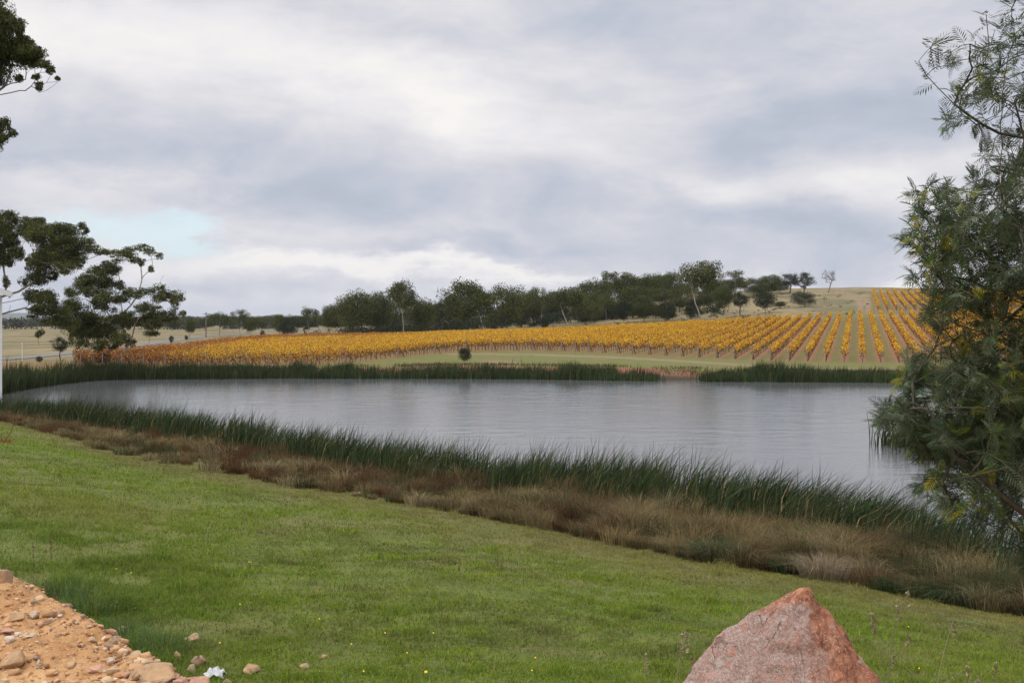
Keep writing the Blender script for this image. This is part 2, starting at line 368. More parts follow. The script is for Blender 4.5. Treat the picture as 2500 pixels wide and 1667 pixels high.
def build_water():
    th = np.arange(-62, 62.01, .22); th = np.unique(np.concatenate([np.arange(-62, -31, .5), np.arange(-31, 31, .055), np.arange(31, 62.1, .5)])) * math.pi / 180
    D = np.exp(np.arange(math.log(19.5), math.log(136), .0030)); u = np.tan(th)
    U, DD = np.meshgrid(u, D); X = U * DD; Y = DD
    wx_ = X + 2.2 * (fbm(X / 7, Y / 7, 201, 2) - .5); wy_ = Y + 2.0 * (fbm(X / 6, Y / 6, 202, 2) - .5)
    gust = .6 + .65 * sstep(fbm(X / 24, Y / 11, 203, 3), .3, .7); gust = gust * (1 - .6 * sstep(DD, 95, 125))
    z = .011 * (vn(wx_ / 1.5, wy_ / .62, 204) - .5) * 2 + .0065 * (vn(wx_ / .8 + wy_ / 2.2, wy_ / .36, 205) - .5) * 2 + .0035 * (vn(wx_ / .4 - wy_ / 1.6, wy_ / .2, 206) - .5) * 2 * (1 - .8 * sstep(DD, 45, 90)) + .010 * (vn(wx_ / 2.6 - wy_ / 5, wy_ / 1.2, 207) - .5)
    z = z * gust * .55
    m_, t, out = newmat('pond_water'); na, nr = len(th), len(D)
    pos = t.node('ShaderNodeNewGeometry').outputs['Position']
    b = t.node('ShaderNodeBump'); b.inputs['Strength'].default_value = 1; b.inputs['Distance'].default_value = .008
    t.l.new(t.noise(t.vm('MULTIPLY', pos, (1.0, 1.8, 1)), 5.0, 3, .6), b.inputs['Height'])
    p = principled(t, out, (.115, .120, .122), .05, b.outputs[0], .5); p.inputs['IOR'].default_value = 1.33
    i = np.arange(nr - 1)[:, None]; j = np.arange(na - 1)[None]
    q = np.stack([i * na + j, i * na + j + 1, (i + 1) * na + j + 1, (i + 1) * na + j], -1).reshape(-1, 4)
    P_ = np.stack([X.ravel(), Y.ravel(), z.ravel()], 1)
    # keep only where the pond lies
    pxw, _ = pxD(P_[:, 0], P_[:, 1]); wet = (P_[:, 1] > colv(WE, pxw) - 4) & (P_[:, 1] < np.maximum(colv(FA, pxw), colv(WE, pxw)) + 5) & (np.abs(P_[:, 0]) < P_[:, 1] * .69)
    q = q[wet[q].all(1)]; used = np.zeros(len(P_), bool); used[q.ravel()] = True; idx = np.cumsum(used) - 1
    tag(link('water', mesh_np('water', P_[used], [idx[q]], m_, smooth=True)), kind='structure')
build_water()

def ribbon(name, pts, wid, mat, lift=.03, step=1.5):
    P_ = np.array(pts, float); seg = np.linalg.norm(np.diff(P_, axis=0), axis=1); s_ = np.concatenate([[0], np.cumsum(seg)])
    n = int(s_[-1] / step); u = np.linspace(0, s_[-1], n)
    # smooth the line
    C = np.stack([np.interp(u, s_, P_[:, 0]), np.interp(u, s_, P_[:, 1])], 1)
    k = np.exp(-.5 * (np.arange(-14, 15) / 6.) ** 2); k /= k.sum()
    C = np.stack([np.convolve(np.pad(C[:, i], 14, mode='edge'), k, 'valid') for i in (0, 1)], 1)
    T = np.gradient(C, axis=0); T /= np.linalg.norm(T, axis=1)[:, None]; N = np.stack([-T[:, 1], T[:, 0]], 1)
    m = 7; V = []
    offs = np.linspace(-wid / 2, wid / 2, m)
    for o in offs:
        Q = C + N * o; V.append(np.stack([Q[:, 0], Q[:, 1], height(Q[:, 0], Q[:, 1]) + lift], 1))
    V = np.stack(V, 1).reshape(-1, 3); zz = V[:, 2].reshape(n, m); zz[:] = zz.max(1)[:, None]
    V[:, 2] = zz.ravel()
    i = np.arange(n - 1)[:, None]; j = np.arange(m - 1)[None]
    q = np.stack([i * m + j, i * m + j + 1, (i + 1) * m + j + 1, (i + 1) * m + j], -1).reshape(-1, 4)
    return tag(link(name, mesh_np(name, V, [q], mat)), kind='structure')
ribbon('road', road_pts, 4.2, M_asph, .08)

# ------------------------------------------------------------------ blades
def blades(B, H, W, lean, az_, bend, tint):
    """one two-segment blade per base point"""
    n = len(B); B = np.asarray(B, float)
    side = np.stack([np.cos(az_), np.sin(az_), 0 * az_], 1) * (W * .5)[:, None]
    mid = B + np.concatenate([lean * (H * .45)[:, None], (H * .55)[:, None]], 1)
    tip = B + np.concatenate([(lean + bend) * H[:, None], (H * (1 - .35 * np.hypot(lean[:, 0] + bend[:, 0], lean[:, 1] + bend[:, 1]).clip(0, 2)))[:, None]], 1)
    V = np.stack([B - side, B + side, mid + side * .75, mid - side * .75, tip], 1).reshape(-1, 3)
    k = np.arange(n)[:, None] * 5
    q = k + np.array([[0, 1, 2, 3]]); t = k + np.array([[3, 2, 4]])
    return V, q, t, np.repeat(tint, 5, axis=0)
def pick(cols, n, jit=.15, wts=None):
    cols = np.array(cols); wts = None if wts is None else np.array(wts) / np.sum(wts)
    c = cols[rng.choice(len(cols), n, p=wts)]
    return np.clip(c * (1 + rng.normal(0, jit, (n, 1))) * (1 + rng.normal(0, jit * .35, (n, 3))), .004, .9)

def lawn():
    n = 620000
    u = rng.uniform(-.62, .62, n); D = np.exp(rng.uniform(math.log(9.5), math.log(72), n)) ** 1.0
    X = u * D; Y = D; px = 1250 + F * u
    ok = (D > colv(CR, px) + 1.5) & (D < colv(LE, px) + 1.0)
    X, Y, D, px = X[ok], Y[ok], D[ok], px[ok]
    dens = fbm(X / 1.1, Y / 1.1, 61); patchy = fbm(X / 5., Y / 5., 62); tuft = fbm(X / .45, Y / .45, 63, 2)
    ok = rng.uniform(0, 1, len(X)) < .35 + .9 * sstep(dens, .3, .6); X, Y, D, px, dens, patchy, tuft = [a[ok] for a in (X, Y, D, px, dens, patchy, tuft)]
    n = len(X); Z = height(X, Y) - .01
    H = rng.uniform(.035, .075, n) * (1 + 1.1 * sstep(tuft, .55, .85)) * (.8 + .6 * patchy)
    rank = sstep(-(D - 21 - (600 - px) / 120), -3, 3) * sstep(-(px - 760), 0, 500)            # longer grass below the soil heap
    H = H * (1 + 1.3 * rank * sstep(dens, .35, .7)); H *= 1 + .012 * (D - 10)
    W = (.004 + .00042 * D) * rng.uniform(.8, 1.5, n)
    g = pick([(.138, .205, .018), (.180, .240, .025), (.100, .168, .020), (.23, .25, .040), (.28, .225, .09)], n, .18, [4, 4, 3, 1.6, .45])
    le = colv(LE, px)
    yel = sstep(D, le - 9, le - 1.5) * .75 + .35 * sstep(patchy, .55, .75)
    yel = np.clip(yel * (.6 + .8 * fbm(X / 2.2, Y / 2.2, 66)), 0, .85)
    g = g * (1 - yel[:, None]) + pick([(.24, .19, .075), (.19, .175, .055)], n, .15) * yel[:, None]
    thin = sstep(fbm(X / 2.6, Y / 2.6, 67), .50, .66) * sstep(fbm(X / .5, Y / .5, 68), .3, .6)
    thin = np.maximum(thin * .5, .8 * np.exp(-(((px - 1080) / 330) ** 2 + ((D - 24) / 4.5) ** 2)) * sstep(fbm(X / .7, Y / .7, 69), .35, .6) * .85)
    g = g * (1 - thin[:, None]) + pick([(.075, .085, .028), (.13, .105, .05), (.06, .075, .022), (.17, .12, .07)], n, .2) * thin[:, None]
    g = g * (.84 + .62 * fbm(X / .38, Y / .38, 70, 3))[:, None]
    H *= 1 - .35 * thin; H *= 1 + 1.2 * sstep(vn(X / .6, Y / .6, 73), .80, .95)
    blue = rank * .35; g = g * (1 - blue[:, None]) + pick([(.075, .13, .035), (.10, .155, .038)], n, .2) * blue[:, None]
    V, q, t, c = blades(np.stack([X, Y, Z], 1), H, W, rng.normal(0, .45, (n, 2)), rng.uniform(0, math.pi, n), rng.normal(.05, .5, (n, 2)), g)
    tag(link('lawn_grass', mesh_np('lawn_grass', V, [q, t], M_grass, c)), 'short green lawn grass sloping down from the soil heap to the pond reeds', 'grass', kind='stuff')
lawn()

def near_reeds():
    n = 52000
    px = rng.uniform(-90, 3050, n * 3); 
    w_, b_ = colv(WE, px), colv(BK, px)
    t = rng.uniform(-.72, 1.0, len(px)); D = w_ + (b_ - w_) * t
    X = (px - 1250) / F * D; Y = D
    dens = fbm(X / 1.6, Y / 1.6, 71, 3)
    p = (.22 + .78 * sstep(dens, .28, .55)) * (1 - .45 * sstep(t, .6, 1.0)) * (.35 + .65 * sstep(t, -.75, -.2)) * (.35 + .65 * (D / 80))
    p *= 1 - .55 * sstep(px, 2150, 2350)
    clump = fbm(X / .55, Y / .55, 72, 2); p *= (.30 + .9 * sstep(clump, .35, .6)) * (.30 + .25 * (t < .4))
    ok = rng.uniform(0, 1, len(px)) < p; X, Y, D, t, px, dens = [a[ok] for a in (X, Y, D, t, px, dens)]
    X, Y, D, t, px, dens = [a[:n * 2] for a in (X, Y, D, t, px, dens)]
    n = len(X); Z = np.maximum(height(X, Y), -.25)
    H = rng.triangular(.6, 1.15, 1.9, n) * (.70 + .58 * fbm(X / .9, Y / .9, 74, 2)) * (.75 + .5 * dens) * (1.20 + .10 * sstep(px, 900, 1700)) + np.where(Z < 0, .2, 0)
    W = np.where(D < 50, .027, .032) * rng.uniform(.8, 1.4, n)
    lean = np.stack([rng.normal(.17, .11, n) + .14 * sstep(px, 1200, 2200), rng.normal(0, .13, n)], 1)
    g = pick([(.022, .036, .014), (.035, .055, .018), (.055, .080, .024), (.20, .16, .075)], n, .25, [4, 4, 2, .55])
    V, q, tr, c = blades(np.stack([X, Y, Z], 1), H, W, lean, rng.normal(0, .5, n), lean * .55 + rng.normal(0, .07, (n, 2)), g)
    tag(link('reeds', mesh_np('reeds', V, [q, tr], M_reed, c)), 'dark green reeds leaning right along the near edge of the pond', 'reeds', kind='stuff')
near_reeds()

def far_reeds():
    def build(n, pxa, pxb, fn, label, gap=None):
        px = rng.uniform(pxa, pxb, n); fa = colv(FA, px)
        D, hh = fn(px, fa, n); X = (px - 1250) / F * D
        dens = fbm(X / 2.5, D / 2.5, 77, 3)
        ok = (rng.uniform(0, 1, n) < .25 + 1.2 * sstep(dens, .3, .6)) & (D < 300)
        if gap is not None: ok &= ~gap(px)
        X, D, px, hh, dens = [a[ok] for a in (X, D, px, hh, dens)]; m = len(X)
        Z = np.maximum(height(X, D), -.3); H = hh * rng.uniform(.55, 1.15, m) * (.62 + .75 * fbm(X / 1.1, D / 1.1, 78, 3)) * (.85 + .3 * dens) + .1
        g = pick([(.022, .034, .014), (.034, .052, .018), (.055, .075, .022), (.10, .085, .04)], m, .18, [4, 4, 2, .8]) * (.75 + .6 * fbm(X / 9., D / 9., 79))[:, None]
        lean = np.stack([rng.normal(.06, .08, m), rng.normal(0, .08, m)], 1)
        V, q, tr, c = blades(np.stack([X, D, Z], 1), H, rng.uniform(.035, .075, m), lean, rng.normal(0, .5, m), lean * .5, g)
        tag(link('reeds', mesh_np('far_reeds', V, [q, tr], M_reed, c)), label, 'reeds', kind='stuff')
    def f1(px, fa, n):
        t = rng.uniform(-2.6, 1.2, n); t = np.where(px < 330, t * (1 + (330 - px) / 250 * .6) , t)
        h_ = np.interp(px, [-120, 0, 150, 400, 900, 1300, 1500, 1620, 1900, 2050, 2600], [2.3, 2.3, 1.9, 1.6, 1.35, 1.25, 1.3, .9, 1.45, 1.4, 1.2])
        h_ = h_ + .9 * np.exp(-((px - 1390) / 30) ** 2) + .5 * np.exp(-((px - 1930) / 60) ** 2)
        return fa + t, h_
    build(62000, -110, 3000, f1, 'dark reed belt along the far bank below the yellow vineyard', lambda p: ((p > 1606 + rng.normal(0, 9, len(p))) & (p < 1716 + rng.normal(0, 11, len(p)))) | ((p > 1500) & (p < 1620) & (rng.uniform(0, 1, len(p)) < .6)) | ((p > 915) & (p < 955) & (rng.uniform(0, 1, len(p)) < .6)))
    def f2(px, fa, n):
        t = (px - 2120) / 700
        D = 60 + t * 3 + rng.normal(0, 1, n) * np.interp(px, [2110, 2200, 2500, 2900], [.5, 2.2, 3.2, 3.6]); D = np.where(rng.uniform(0, 1, n) < sstep(px, 2100, 2330) ** 1.6, D, 400 + D * 0); return D, rng.uniform(.9, 2.05, n)
    build(26000, 2112, 2950, f2, 'dark reed clump standing in the pond behind the near wattle')
far_reeds()

def dry_belt():
    n = 2100
    px = rng.uniform(-150, 3080, n); le, we = colv(LE, px), colv(WE, px)
    t = rng.uniform(0, 1.05, n); D = le + .2 + (we - le) * t; X = (px - 1250) / F * D
    big = rng.uniform(0, 1, n)
    zone = fbm(X / 4., D / 4., 81, 3)
    palette = np.array([(.235, .180, .082), (.155, .108, .048), (.12, .062, .028), (.075, .085, .034), (.30, .245, .13)])
    V_, Q_, T_, C_ = [], [], [], []; off = 0
    Bx, H, W, L, A, Be, G = [], [], [], [], [], [], []
    for i in range(n):
        k = int(125 * (1.0 if D[i] > 40 else 1.4)); r = .12 + .36 * big[i] ** 1.5
        a = rng.uniform(0, 2 * math.pi, k); rr = r * np.sqrt(rng.uniform(0, 1, k))
        bx = X[i] + np.cos(a) * rr; by = D[i] + np.sin(a) * rr
        hgt = (.34 + .62 * big[i] ** 1.5) * (.75 + .5 * zone[i]) * (1 - .35 * (t[i] < .15)) * (1.0 + .28 * float(sstep(px[i], 700, 1500))) * (1 + .2 * (t[i] > .7))
        out = np.stack([np.cos(a), np.sin(a)], 1) * (rr / r)[:, None]
        Bx.append(np.stack([bx, by], 1)); H.append(rng.uniform(.6, 1.15, k) * hgt); W.append(np.full(k, .0075 + .00022 * D[i]))
        L.append(out * .35 + rng.normal(.03, .12, (k, 2))); A.append(rng.uniform(0, math.pi, k)); Be.append(out * .6 + rng.normal(0, .22, (k, 2)))
        z = zone[i] + rng.normal(0, .13) + .12 * (t[i] - .5)
        ci = 0 if z < .49 else (1 if z < .60 else 2)
        if rng.uniform() < .13: ci = 3
        if rng.uniform() < .10: ci = 4
        if px[i] > 2150 and rng.uniform() < .35: ci = 3
        G.append(np.clip(palette[ci] * rng.uniform(.5, 1.15) * (1 + rng.normal(0, .24, (k, 1))), .01, .8))
    Bx = np.concatenate(Bx); H = np.concatenate(H); m = len(H)
    Z = height(Bx[:, 0], Bx[:, 1]) - .02
    V, q, tr, c = blades(np.column_stack([Bx, Z]), H, np.concatenate(W) * rng.uniform(.7, 1.4, m), np.concatenate(L), np.concatenate(A), np.concatenate(Be), np.concatenate(G))
    tag(link('dry_grass', mesh_np('dry_grass', V, [q, tr], M_straw, c)), 'straw and rust brown tussock grass between the lawn and the reeds', 'dry grass', kind='stuff')
dry_belt()

def tussock(px, D, r, h, cols, label, n=260, flop=.6, group=None, name='grass_tussock', wd=None):
    X = (px - 1250) / F * D; a = rng.uniform(0, 2 * math.pi, n); rr = r * np.sqrt(rng.uniform(0, 1, n)) * .7
    z0 = gz(X, D); bx = np.cos(a) * rr; by = np.sin(a) * rr
    Z = height(X + bx, D + by) - z0 - .02
    out = np.stack([np.cos(a), np.sin(a)], 1) * (rr / (.7 * r))[:, None]
    V, q, tr, c = blades(np.stack([bx, by, Z], 1), rng.uniform(.6, 1.1, n) * h, np.full(n, wd or (.007 + .0003 * D)), out * .4 + rng.normal(0, .12, (n, 2)), rng.uniform(0, math.pi, n), out * flop + rng.normal(0, .2, (n, 2)), pick(cols, n, .18))
    o = link(name, mesh_np(name, V, [q, tr], M_straw, c)); o.location = (X, D, z0)
    return tag(o, label, 'grass tussock', group)
GREENS = [(.045, .085, .03), (.06, .10, .035), (.085, .10, .045)]
tussock(1750, 28.6, .75, .8, GREENS + [(.2, .17, .09)], 'rounded green tussock at the lawn edge below the reeds, right of centre', 900)
tussock(1925, 27.4, .6, .55, GREENS + [(.2, .17, .09)], 'low green-brown tussock at the lawn edge above the pink boulder', 600)
tussock(2010, 26.8, .8, .7, [(.33, .27, .18), (.26, .2, .12)], 'pale straw tussock just above the pink boulder tip', 900)
tussock(2180, 25.6, .7, .45, GREENS, 'small green tussock between the boulder and the big flattened clump', 900)
tussock(2330, 24.9, 1.0, .62, GREENS + [(.11, .11, .05)], 'big flattened green grass clump at right edge of the lawn', 1800, 1.2)
tussock(2280, 30, .8, 1.35, [(.025, .045, .022), (.035, .055, .028)], 'dark green rush clump beneath the wattle by the water', 900, .4)
tussock(2480, 26, .8, .9, GREENS + [(.2, .15, .09)], 'weedy green and brown clump under the wattle at right frame edge', 800)

# ------------------------------------------------------------------ branching and crowns
def tubes(chains, sides=6):
    Vs, Qs, off = [], [], 0
    for P_, r_ in chains:
        P_ = np.asarray(P_, float); n = len(P_)
        if n < 2: continue
        T = np.gradient(P_, axis=0); T /= np.linalg.norm(T, axis=1)[:, None] + 1e-9
        ref = np.where(np.abs(T[:, 2:3]) > .9, [[1., 0, 0]], [[0, 0, 1.]]); U = np.cross(T, ref); U /= np.linalg.norm(U, axis=1)[:, None] + 1e-9
        for k in range(1, n):
            u = U[k - 1] - T[k] * (U[k - 1] @ T[k]); l = np.linalg.norm(u)
            if l > 1e-3: U[k] = u / l
        W_ = np.cross(T, U); a = np.arange(sides) * 2 * math.pi / sides
        ring = P_[:, None] + (U[:, None] * np.cos(a)[None, :, None] + W_[:, None] * np.sin(a)[None, :, None]) * np.asarray(r_)[:, None, None]
        Vs.append(ring.reshape(-1, 3)); i = np.arange(n - 1)[:, None]; j = np.arange(sides)[None]; j2 = (j + 1) % sides
        Qs.append((np.stack([i * sides + j, i * sides + j2, (i + 1) * sides + j2, (i + 1) * sides + j], -1).reshape(-1, 4)) + off); off += n * sides
    return np.concatenate(Vs), np.concatenate(Qs)

class Skel:
    def __init__(s): s.p = []; s.par = []; s.tipr = {}
    def chain(s, pts, start=-1):
        k = start
        for q in pts: s.p.append(np.asarray(q, float)); s.par.append(k); k = len(s.p) - 1
        return k
    def grow(s, targets, up=.25, jit=.06, seg=.6, r=None, zpen=1.2):
        targets = [np.asarray(t, float) for t in targets]
        P_ = np.array(s.p); dist = [np.min(np.linalg.norm(P_ - t, axis=1)) for t in targets]
        ends = {}
        for i in np.argsort(dist):
            t = targets[i]; P_ = np.array(s.p); dv = t - P_
            L = np.linalg.norm(dv, axis=1); hor = np.hypot(dv[:, 0], dv[:, 1])
            cost = L + zpen * np.maximum(0, .35 * hor - dv[:, 2])
            n = int(np.argmin(cost)); a = P_[n]; L = L[n]; k = max(2, int(L / seg))
            if s.par[n] >= 0: d0 = a - P_[s.par[n]]; d0 /= np.linalg.norm(d0) + 1e-9
            else: d0 = np.array([0, 0, 1.])
            c = a + (d0 * .34 + (t - a) / max(L, 1e-6) * .66) * L * .5 + np.array([0, 0, up * L * .3])
            pts = []
            for q in range(1, k + 1):
                u = q / k; b = (1 - u) ** 2 * a + 2 * u * (1 - u) * c + u * u * t
                if q < k: b = b + rng.normal(0, jit * L / math.sqrt(k), 3)
                pts.append(b)
            ends[i] = s.chain(pts, n)
        return ends
    def tubes(s, tip=.02, exp=2.3, rmax=None, sides=6):
        n = len(s.p); r = np.zeros(n); acc = np.zeros(n); kids = [[] for _ in range(n)]
        for i in range(n):
            if s.par[i] >= 0: kids[s.par[i]].append(i)
        for i in range(n - 1, -1, -1):
            acc[i] = max(acc[i], tip ** exp)
            if s.par[i] >= 0: acc[s.par[i]] += acc[i]
        # a node's own radius
        r = acc ** (1 / exp)
        if rmax: r = r * min(1, rmax / r.max()) if r.max() > rmax else r
        r = np.maximum(r, tip * .6)
        chains = []; stack = [i for i in range(n) if s.par[i] < 0]; first = {i: None for i in stack}
        while stack:
            i = stack.pop(); pts, rad = [], []
            if first[i] is not None: pts.append(s.p[first[i]]); rad.append(min(r[first[i]], r[i] * 1.15))
            k = i
            while True:
                pts.append(s.p[k]); rad.append(r[k])
                if not kids[k]: break
                kk = sorted(kids[k], key=lambda q: -r[q])
                for q in kk[1:]: first[q] = k; stack.append(q)
                k = kk[0]
            chains.append((pts, rad))
        return tubes(chains, sides)

def leaves(C, Rad, N, size, cols, droop=.35, jit=.16, shell=.45, asp=.38, wts=None):
    """lens-shaped leaf cards in ellipsoidal clumps"""
    C = np.asarray(C, float); Rad = np.asarray(Rad, float); idx = np.repeat(np.arange(len(C)), N)
    n = len(idx); v = rng.normal(0, 1, (n, 3)); v /= np.linalg.norm(v, axis=1)[:, None]
    rr = rng.uniform(0, 1, n) ** shell
    P_ = C[idx] + v * rr[:, None] * Rad[idx]
    dirn = rng.normal(0, 1, (n, 3)); dirn[:, 2] -= droop * 2; dirn /= np.linalg.norm(dirn, axis=1)[:, None]
    s2 = np.cross(dirn, rng.normal(0, 1, (n, 3))); s2 /= np.linalg.norm(s2, axis=1)[:, None] + 1e-9
    L = size * rng.uniform(.6, 1.4, n); W_ = L * asp
    a = P_ - dirn * (L * .5)[:, None]; b = P_ + dirn * (L * .5)[:, None]; sd2 = s2 * (W_ * .5)[:, None]
    V = np.stack([a, P_ + sd2, b, P_ - sd2], 1).reshape(-1, 3)
    q = np.arange(n)[:, None] * 4 + np.array([[0, 1, 2, 3]])
    ct = (1 + rng.normal(0, .16, (len(C), 1)))[idx]
    t = pick(cols, n, jit, wts) * ct
    return V, q, np.repeat(np.clip(t, .004, .9), 4, axis=0)
OLIVE = [(.052, .066, .018), (.074, .090, .022), (.118, .132, .030), (.034, .044, .015), (.15, .135, .050)]
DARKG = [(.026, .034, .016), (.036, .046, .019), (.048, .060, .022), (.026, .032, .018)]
GREYG = [(.060, .066, .048), (.085, .090, .065), (.045, .050, .036)]

def make_crown(kind, seed):
    """a unit tree, 1 high; returns (wood mesh, leaf mesh)"""
    global rng
    keep = rng; rng = np.random.default_rng(seed)
    sk = Skel(); H = 1.0
    spec = dict(dome=(.03, .56, .52, 60, .15, 170), tall=(.26, .50, .46, 36, .125, 170), open=(.30, .46, .48, 26, .11, 130), shrub=(-.06, .62, .62, 38, .19, 160),
                slim=(.30, .42, .26, 16, .10, 110), wispy=(.15, .55, .47, 38, .11, 120), bare=(.25, .5, .42, 40, .07, 9))[kind]
    z0, zw, rw, ncl, rad, nl = spec
    lean = rng.normal(0, .05, 2)
    zt = z0 + .22 if kind != 'shrub' else .12
    base = [np.array([lean[0] * t * 2, lean[1] * t * 2, t * zt]) for t in np.linspace(-.04 / max(zt, .01), 1, 6)]
    for b in base[1:-1]: b[:2] += rng.normal(0, .01, 2)
    sk.chain(base)
    C = []; tries = 0
    zc = (z0 + 1) / 2 + .06; zr = (1 - z0) / 2
    lob = rng.normal(0, 1, (5, 3)); lob /= np.linalg.norm(lob, axis=1)[:, None]; la = rng.uniform(.65, 1.12, 5)
    while len(C) < ncl and tries < 9000:
        tries += 1; v = rng.normal(0, 1, 3); v /= np.linalg.norm(v)
        k = np.argmax(lob @ v); rr = rng.uniform(.35, 1) ** .5 * la[k]
        p = np.array([v[0] * rw * rr, v[1] * rw * rr, zc + v[2] * (zr - rad * .6) * rr])
        if kind in ('tall', 'open', 'slim') and p[2] < zc - zr * .45 and rng.uniform() < .7: continue
        if kind in ('dome',) and p[2] < z0 + .1 and rng.uniform() < .4: continue
        if p[2] > .965 - rad * .5: p[2] = .965 - rad * .5 - rng.uniform(0, .06)
        if all(np.linalg.norm(p - c) > rad * (.75 if kind in ('open', 'slim') else .62) for c in C): C.append(p)
    C = np.array(C)
    sk.grow(C, up=.4, jit=.05, seg=.09, zpen=1.5)
    tw = []
    if kind in ('bare', 'wispy'):
        for c in C:
            for _ in range(6): tw.append(c + rng.normal(0, rad * .9, 3) + np.array([0, 0, rad * .5]))
        sk.grow(tw, up=.2, jit=.06, seg=.05, zpen=.5)
    V, q = sk.tubes(tip=.0035 if kind != 'bare' else .0028, rmax=.032 if kind != 'shrub' else .02, sides=5)
    colr = dict(dome=OLIVE, tall=OLIVE, open=OLIVE, shrub=DARKG, slim=OLIVE, wispy=DARKG, bare=GREYG)[kind]
    rads = np.stack([rng.uniform(.8, 1.3, len(C)) * rad * 1.3, rng.uniform(.8, 1.3, len(C)) * rad * 1.3, rng.uniform(.6, .95, len(C)) * rad * 1.1], 1)
    lv, lq, lt = leaves(C, rads, nl, .034 if kind != 'shrub' else .045, colr, asp=.5, shell=.38)
    wood = {'bare': M_greybark, 'tall': M_pale, 'open': M_greybark}.get(kind, M_bark)
    out = (mesh_np(kind + '_wood', V, [q], wood, smooth=True), mesh_np(kind + '_crown', lv, [lq], M_leaf, lt))
    rng = keep
    return out
PROTO = {}
for kind, n in (('dome', 6), ('tall', 4), ('open', 4), ('shrub', 5), ('slim', 3), ('wispy', 2), ('bare', 1)):
    PROTO[kind] = [make_crown(kind, 100 + 13 * i + len(kind) * 7) for i in range(n)]
NAMES = dict(dome='gum_tree', tall='gum_tree', open='gum_tree', shrub='shrub', slim='gum_tree', wispy='sheoak_tree', bare='bare_tree')
CATS = dict(dome='tree', tall='tree', open='tree', shrub='shrub', slim='tree', wispy='tree', bare='tree')
_cnt = {}
def tree(px, D, ytop, wpx, kind, label, group=None, var=None):
    X = (px - 1250) / F * D; z = gz(X, D); H = EYE - (ytop - HZ) / F * D - z
    i = _cnt.get(kind, 0) if var is None else var; _cnt[kind] = i + 1
    wood, crown = PROTO[kind][i % len(PROTO[kind])]
    base_w = dict(dome=1.15, tall=1.0, open=1.0, shrub=1.5, slim=.62, wispy=1.0, bare=.95)[kind]
    Wd = wpx / F * D / base_w
    o = empty(NAMES[kind], (X, D, z), random.uniform(0, 6.28), (Wd, Wd, H))
    link('trunk', wood, o); link('crown', crown, o)
    return tag(o, label, CATS[kind], group)

# trees behind the vineyard, front line
tree(757, 300, 743, 56, 'open', 'slim gum with an open clumpy crown, first tree left of the dark wood')
tree(808, 308, 735, 52, 'dome', 'small grey-green gum between the clumpy slim gum and the first big dome')
tree(868, 291, 700, 118, 'dome', 'broad round gum, first big dome at left end of the wood behind the vines')
tree(985, 289, 678, 84, 'tall', 'tall gum with forked pale trunk standing right behind the vines')
tree(925, 300, 706, 70, 'dome', 'dark gum between the broad dome and the forked pale gum')
tree(1030, 297, 724, 84, 'dome', 'low dark gum just right of the forked pale gum')
tree(1078, 322, 736, 70, 'wispy', 'thin feathery tree in the dip of the wood skyline')
tree(1140, 292, 673, 124, 'dome', 'largest dark gum of the wood, its peaked top left of the twin crown')
tree(1224, 291, 687, 112, 'dome', 'rounded gum with pale stem, right half of the twin crown')
tree(1297, 318, 702, 80, 'dome', 'low gum with a brownish top right of the twin crown')
tree(1322, 305, 690, 66, 'open', 'open-crowned gum on the skyline where the hill begins to rise')
tree(1388, 300, 690, 96, 'tall', 'gum with thin straight pale trunk at the foot of the hill wood')
tree(1440, 345, 676, 90, 'dome', 'dark gum on the rising skyline left of the feathery top')
tree(1487, 338, 657, 62, 'open', 'feathery-topped gum on the skyline at mid hill wood')
tree(1532, 350, 660, 84, 'dome', 'dark round gum on the skyline right of the feathery top')
tree(1588, 352, 665, 80, 'dome', 'dense gum on the hill skyline, second left of the tallest umbrella gum')
tree(1640, 362, 656, 62, 'dome', 'dark gum on the skyline directly left of the tallest umbrella gum')
tree(1712, 297, 621, 126, 'tall', 'tallest umbrella-crowned gum with white trunk above the hill wood', var=1)
tree(1796, 372, 657, 72, 'open', 'open gum on the skyline directly right of the tallest gum')
tree(1838, 390, 675, 66, 'dome', 'low dark gum in the dip right of the open skyline gum')
tree(1884, 382, 665, 66, 'dome', 'round gum on the ridge left of the feathery sheoaks')
tree(1927, 402, 668, 50, 'wispy', 'feathery sheoak on the ridge, left of the wide bushy one')
tree(1962, 388, 663, 58, 'wispy', 'wide bushy sheoak at the right end of the wood on the ridge')
tree(2022, 402, 655, 48, 'bare', 'lone thinly leaved tree on the bare ridge skyline')
tree(1965, 330, 709, 66, 'shrub', 'round dark shrub on the dry hillside under the lone thin tree')
tree(1866, 312, 704, 72, 'shrub', 'large dark shrub right of the white-trunked gum at the foot of the ridge')
tree(1806, 307, 712, 48, 'wispy', 'feathery young tree between the large shrub and the tallest gum')
tree(1768, 318, 690, 60, 'dome', 'gum low on the slope directly right of the white trunk')
tree(1628, 303, 733, 62, 'shrub', 'dark low shrub left of the white trunk at the vines edge')
tree(1690, 301, 726, 50, 'shrub', 'dark shrub at the foot of the white trunk')
tree(1570, 306, 716, 76, 'dome', 'gum at the vines edge in front of the dense hill gums')
tree(1518, 303, 733, 62, 'shrub', 'round shrub with a short stem at the vines edge under the feathery top')
tree(1452, 300, 738, 50, 'dome', 'small tree on the dry slope right of the thin pale trunk')
tree(1330, 289, 770, 24, 'shrub', 'small bright bush alone on dry grass beneath the hill wood')
tree(2014, 345, 722, 16, 'bare', 'tiny twiggy bush on the dry hillside right of the round dark shrub')
tree(1905, 330, 735, 40, 'shrub', 'low reddish-dark bush between the two big hillside shrubs')
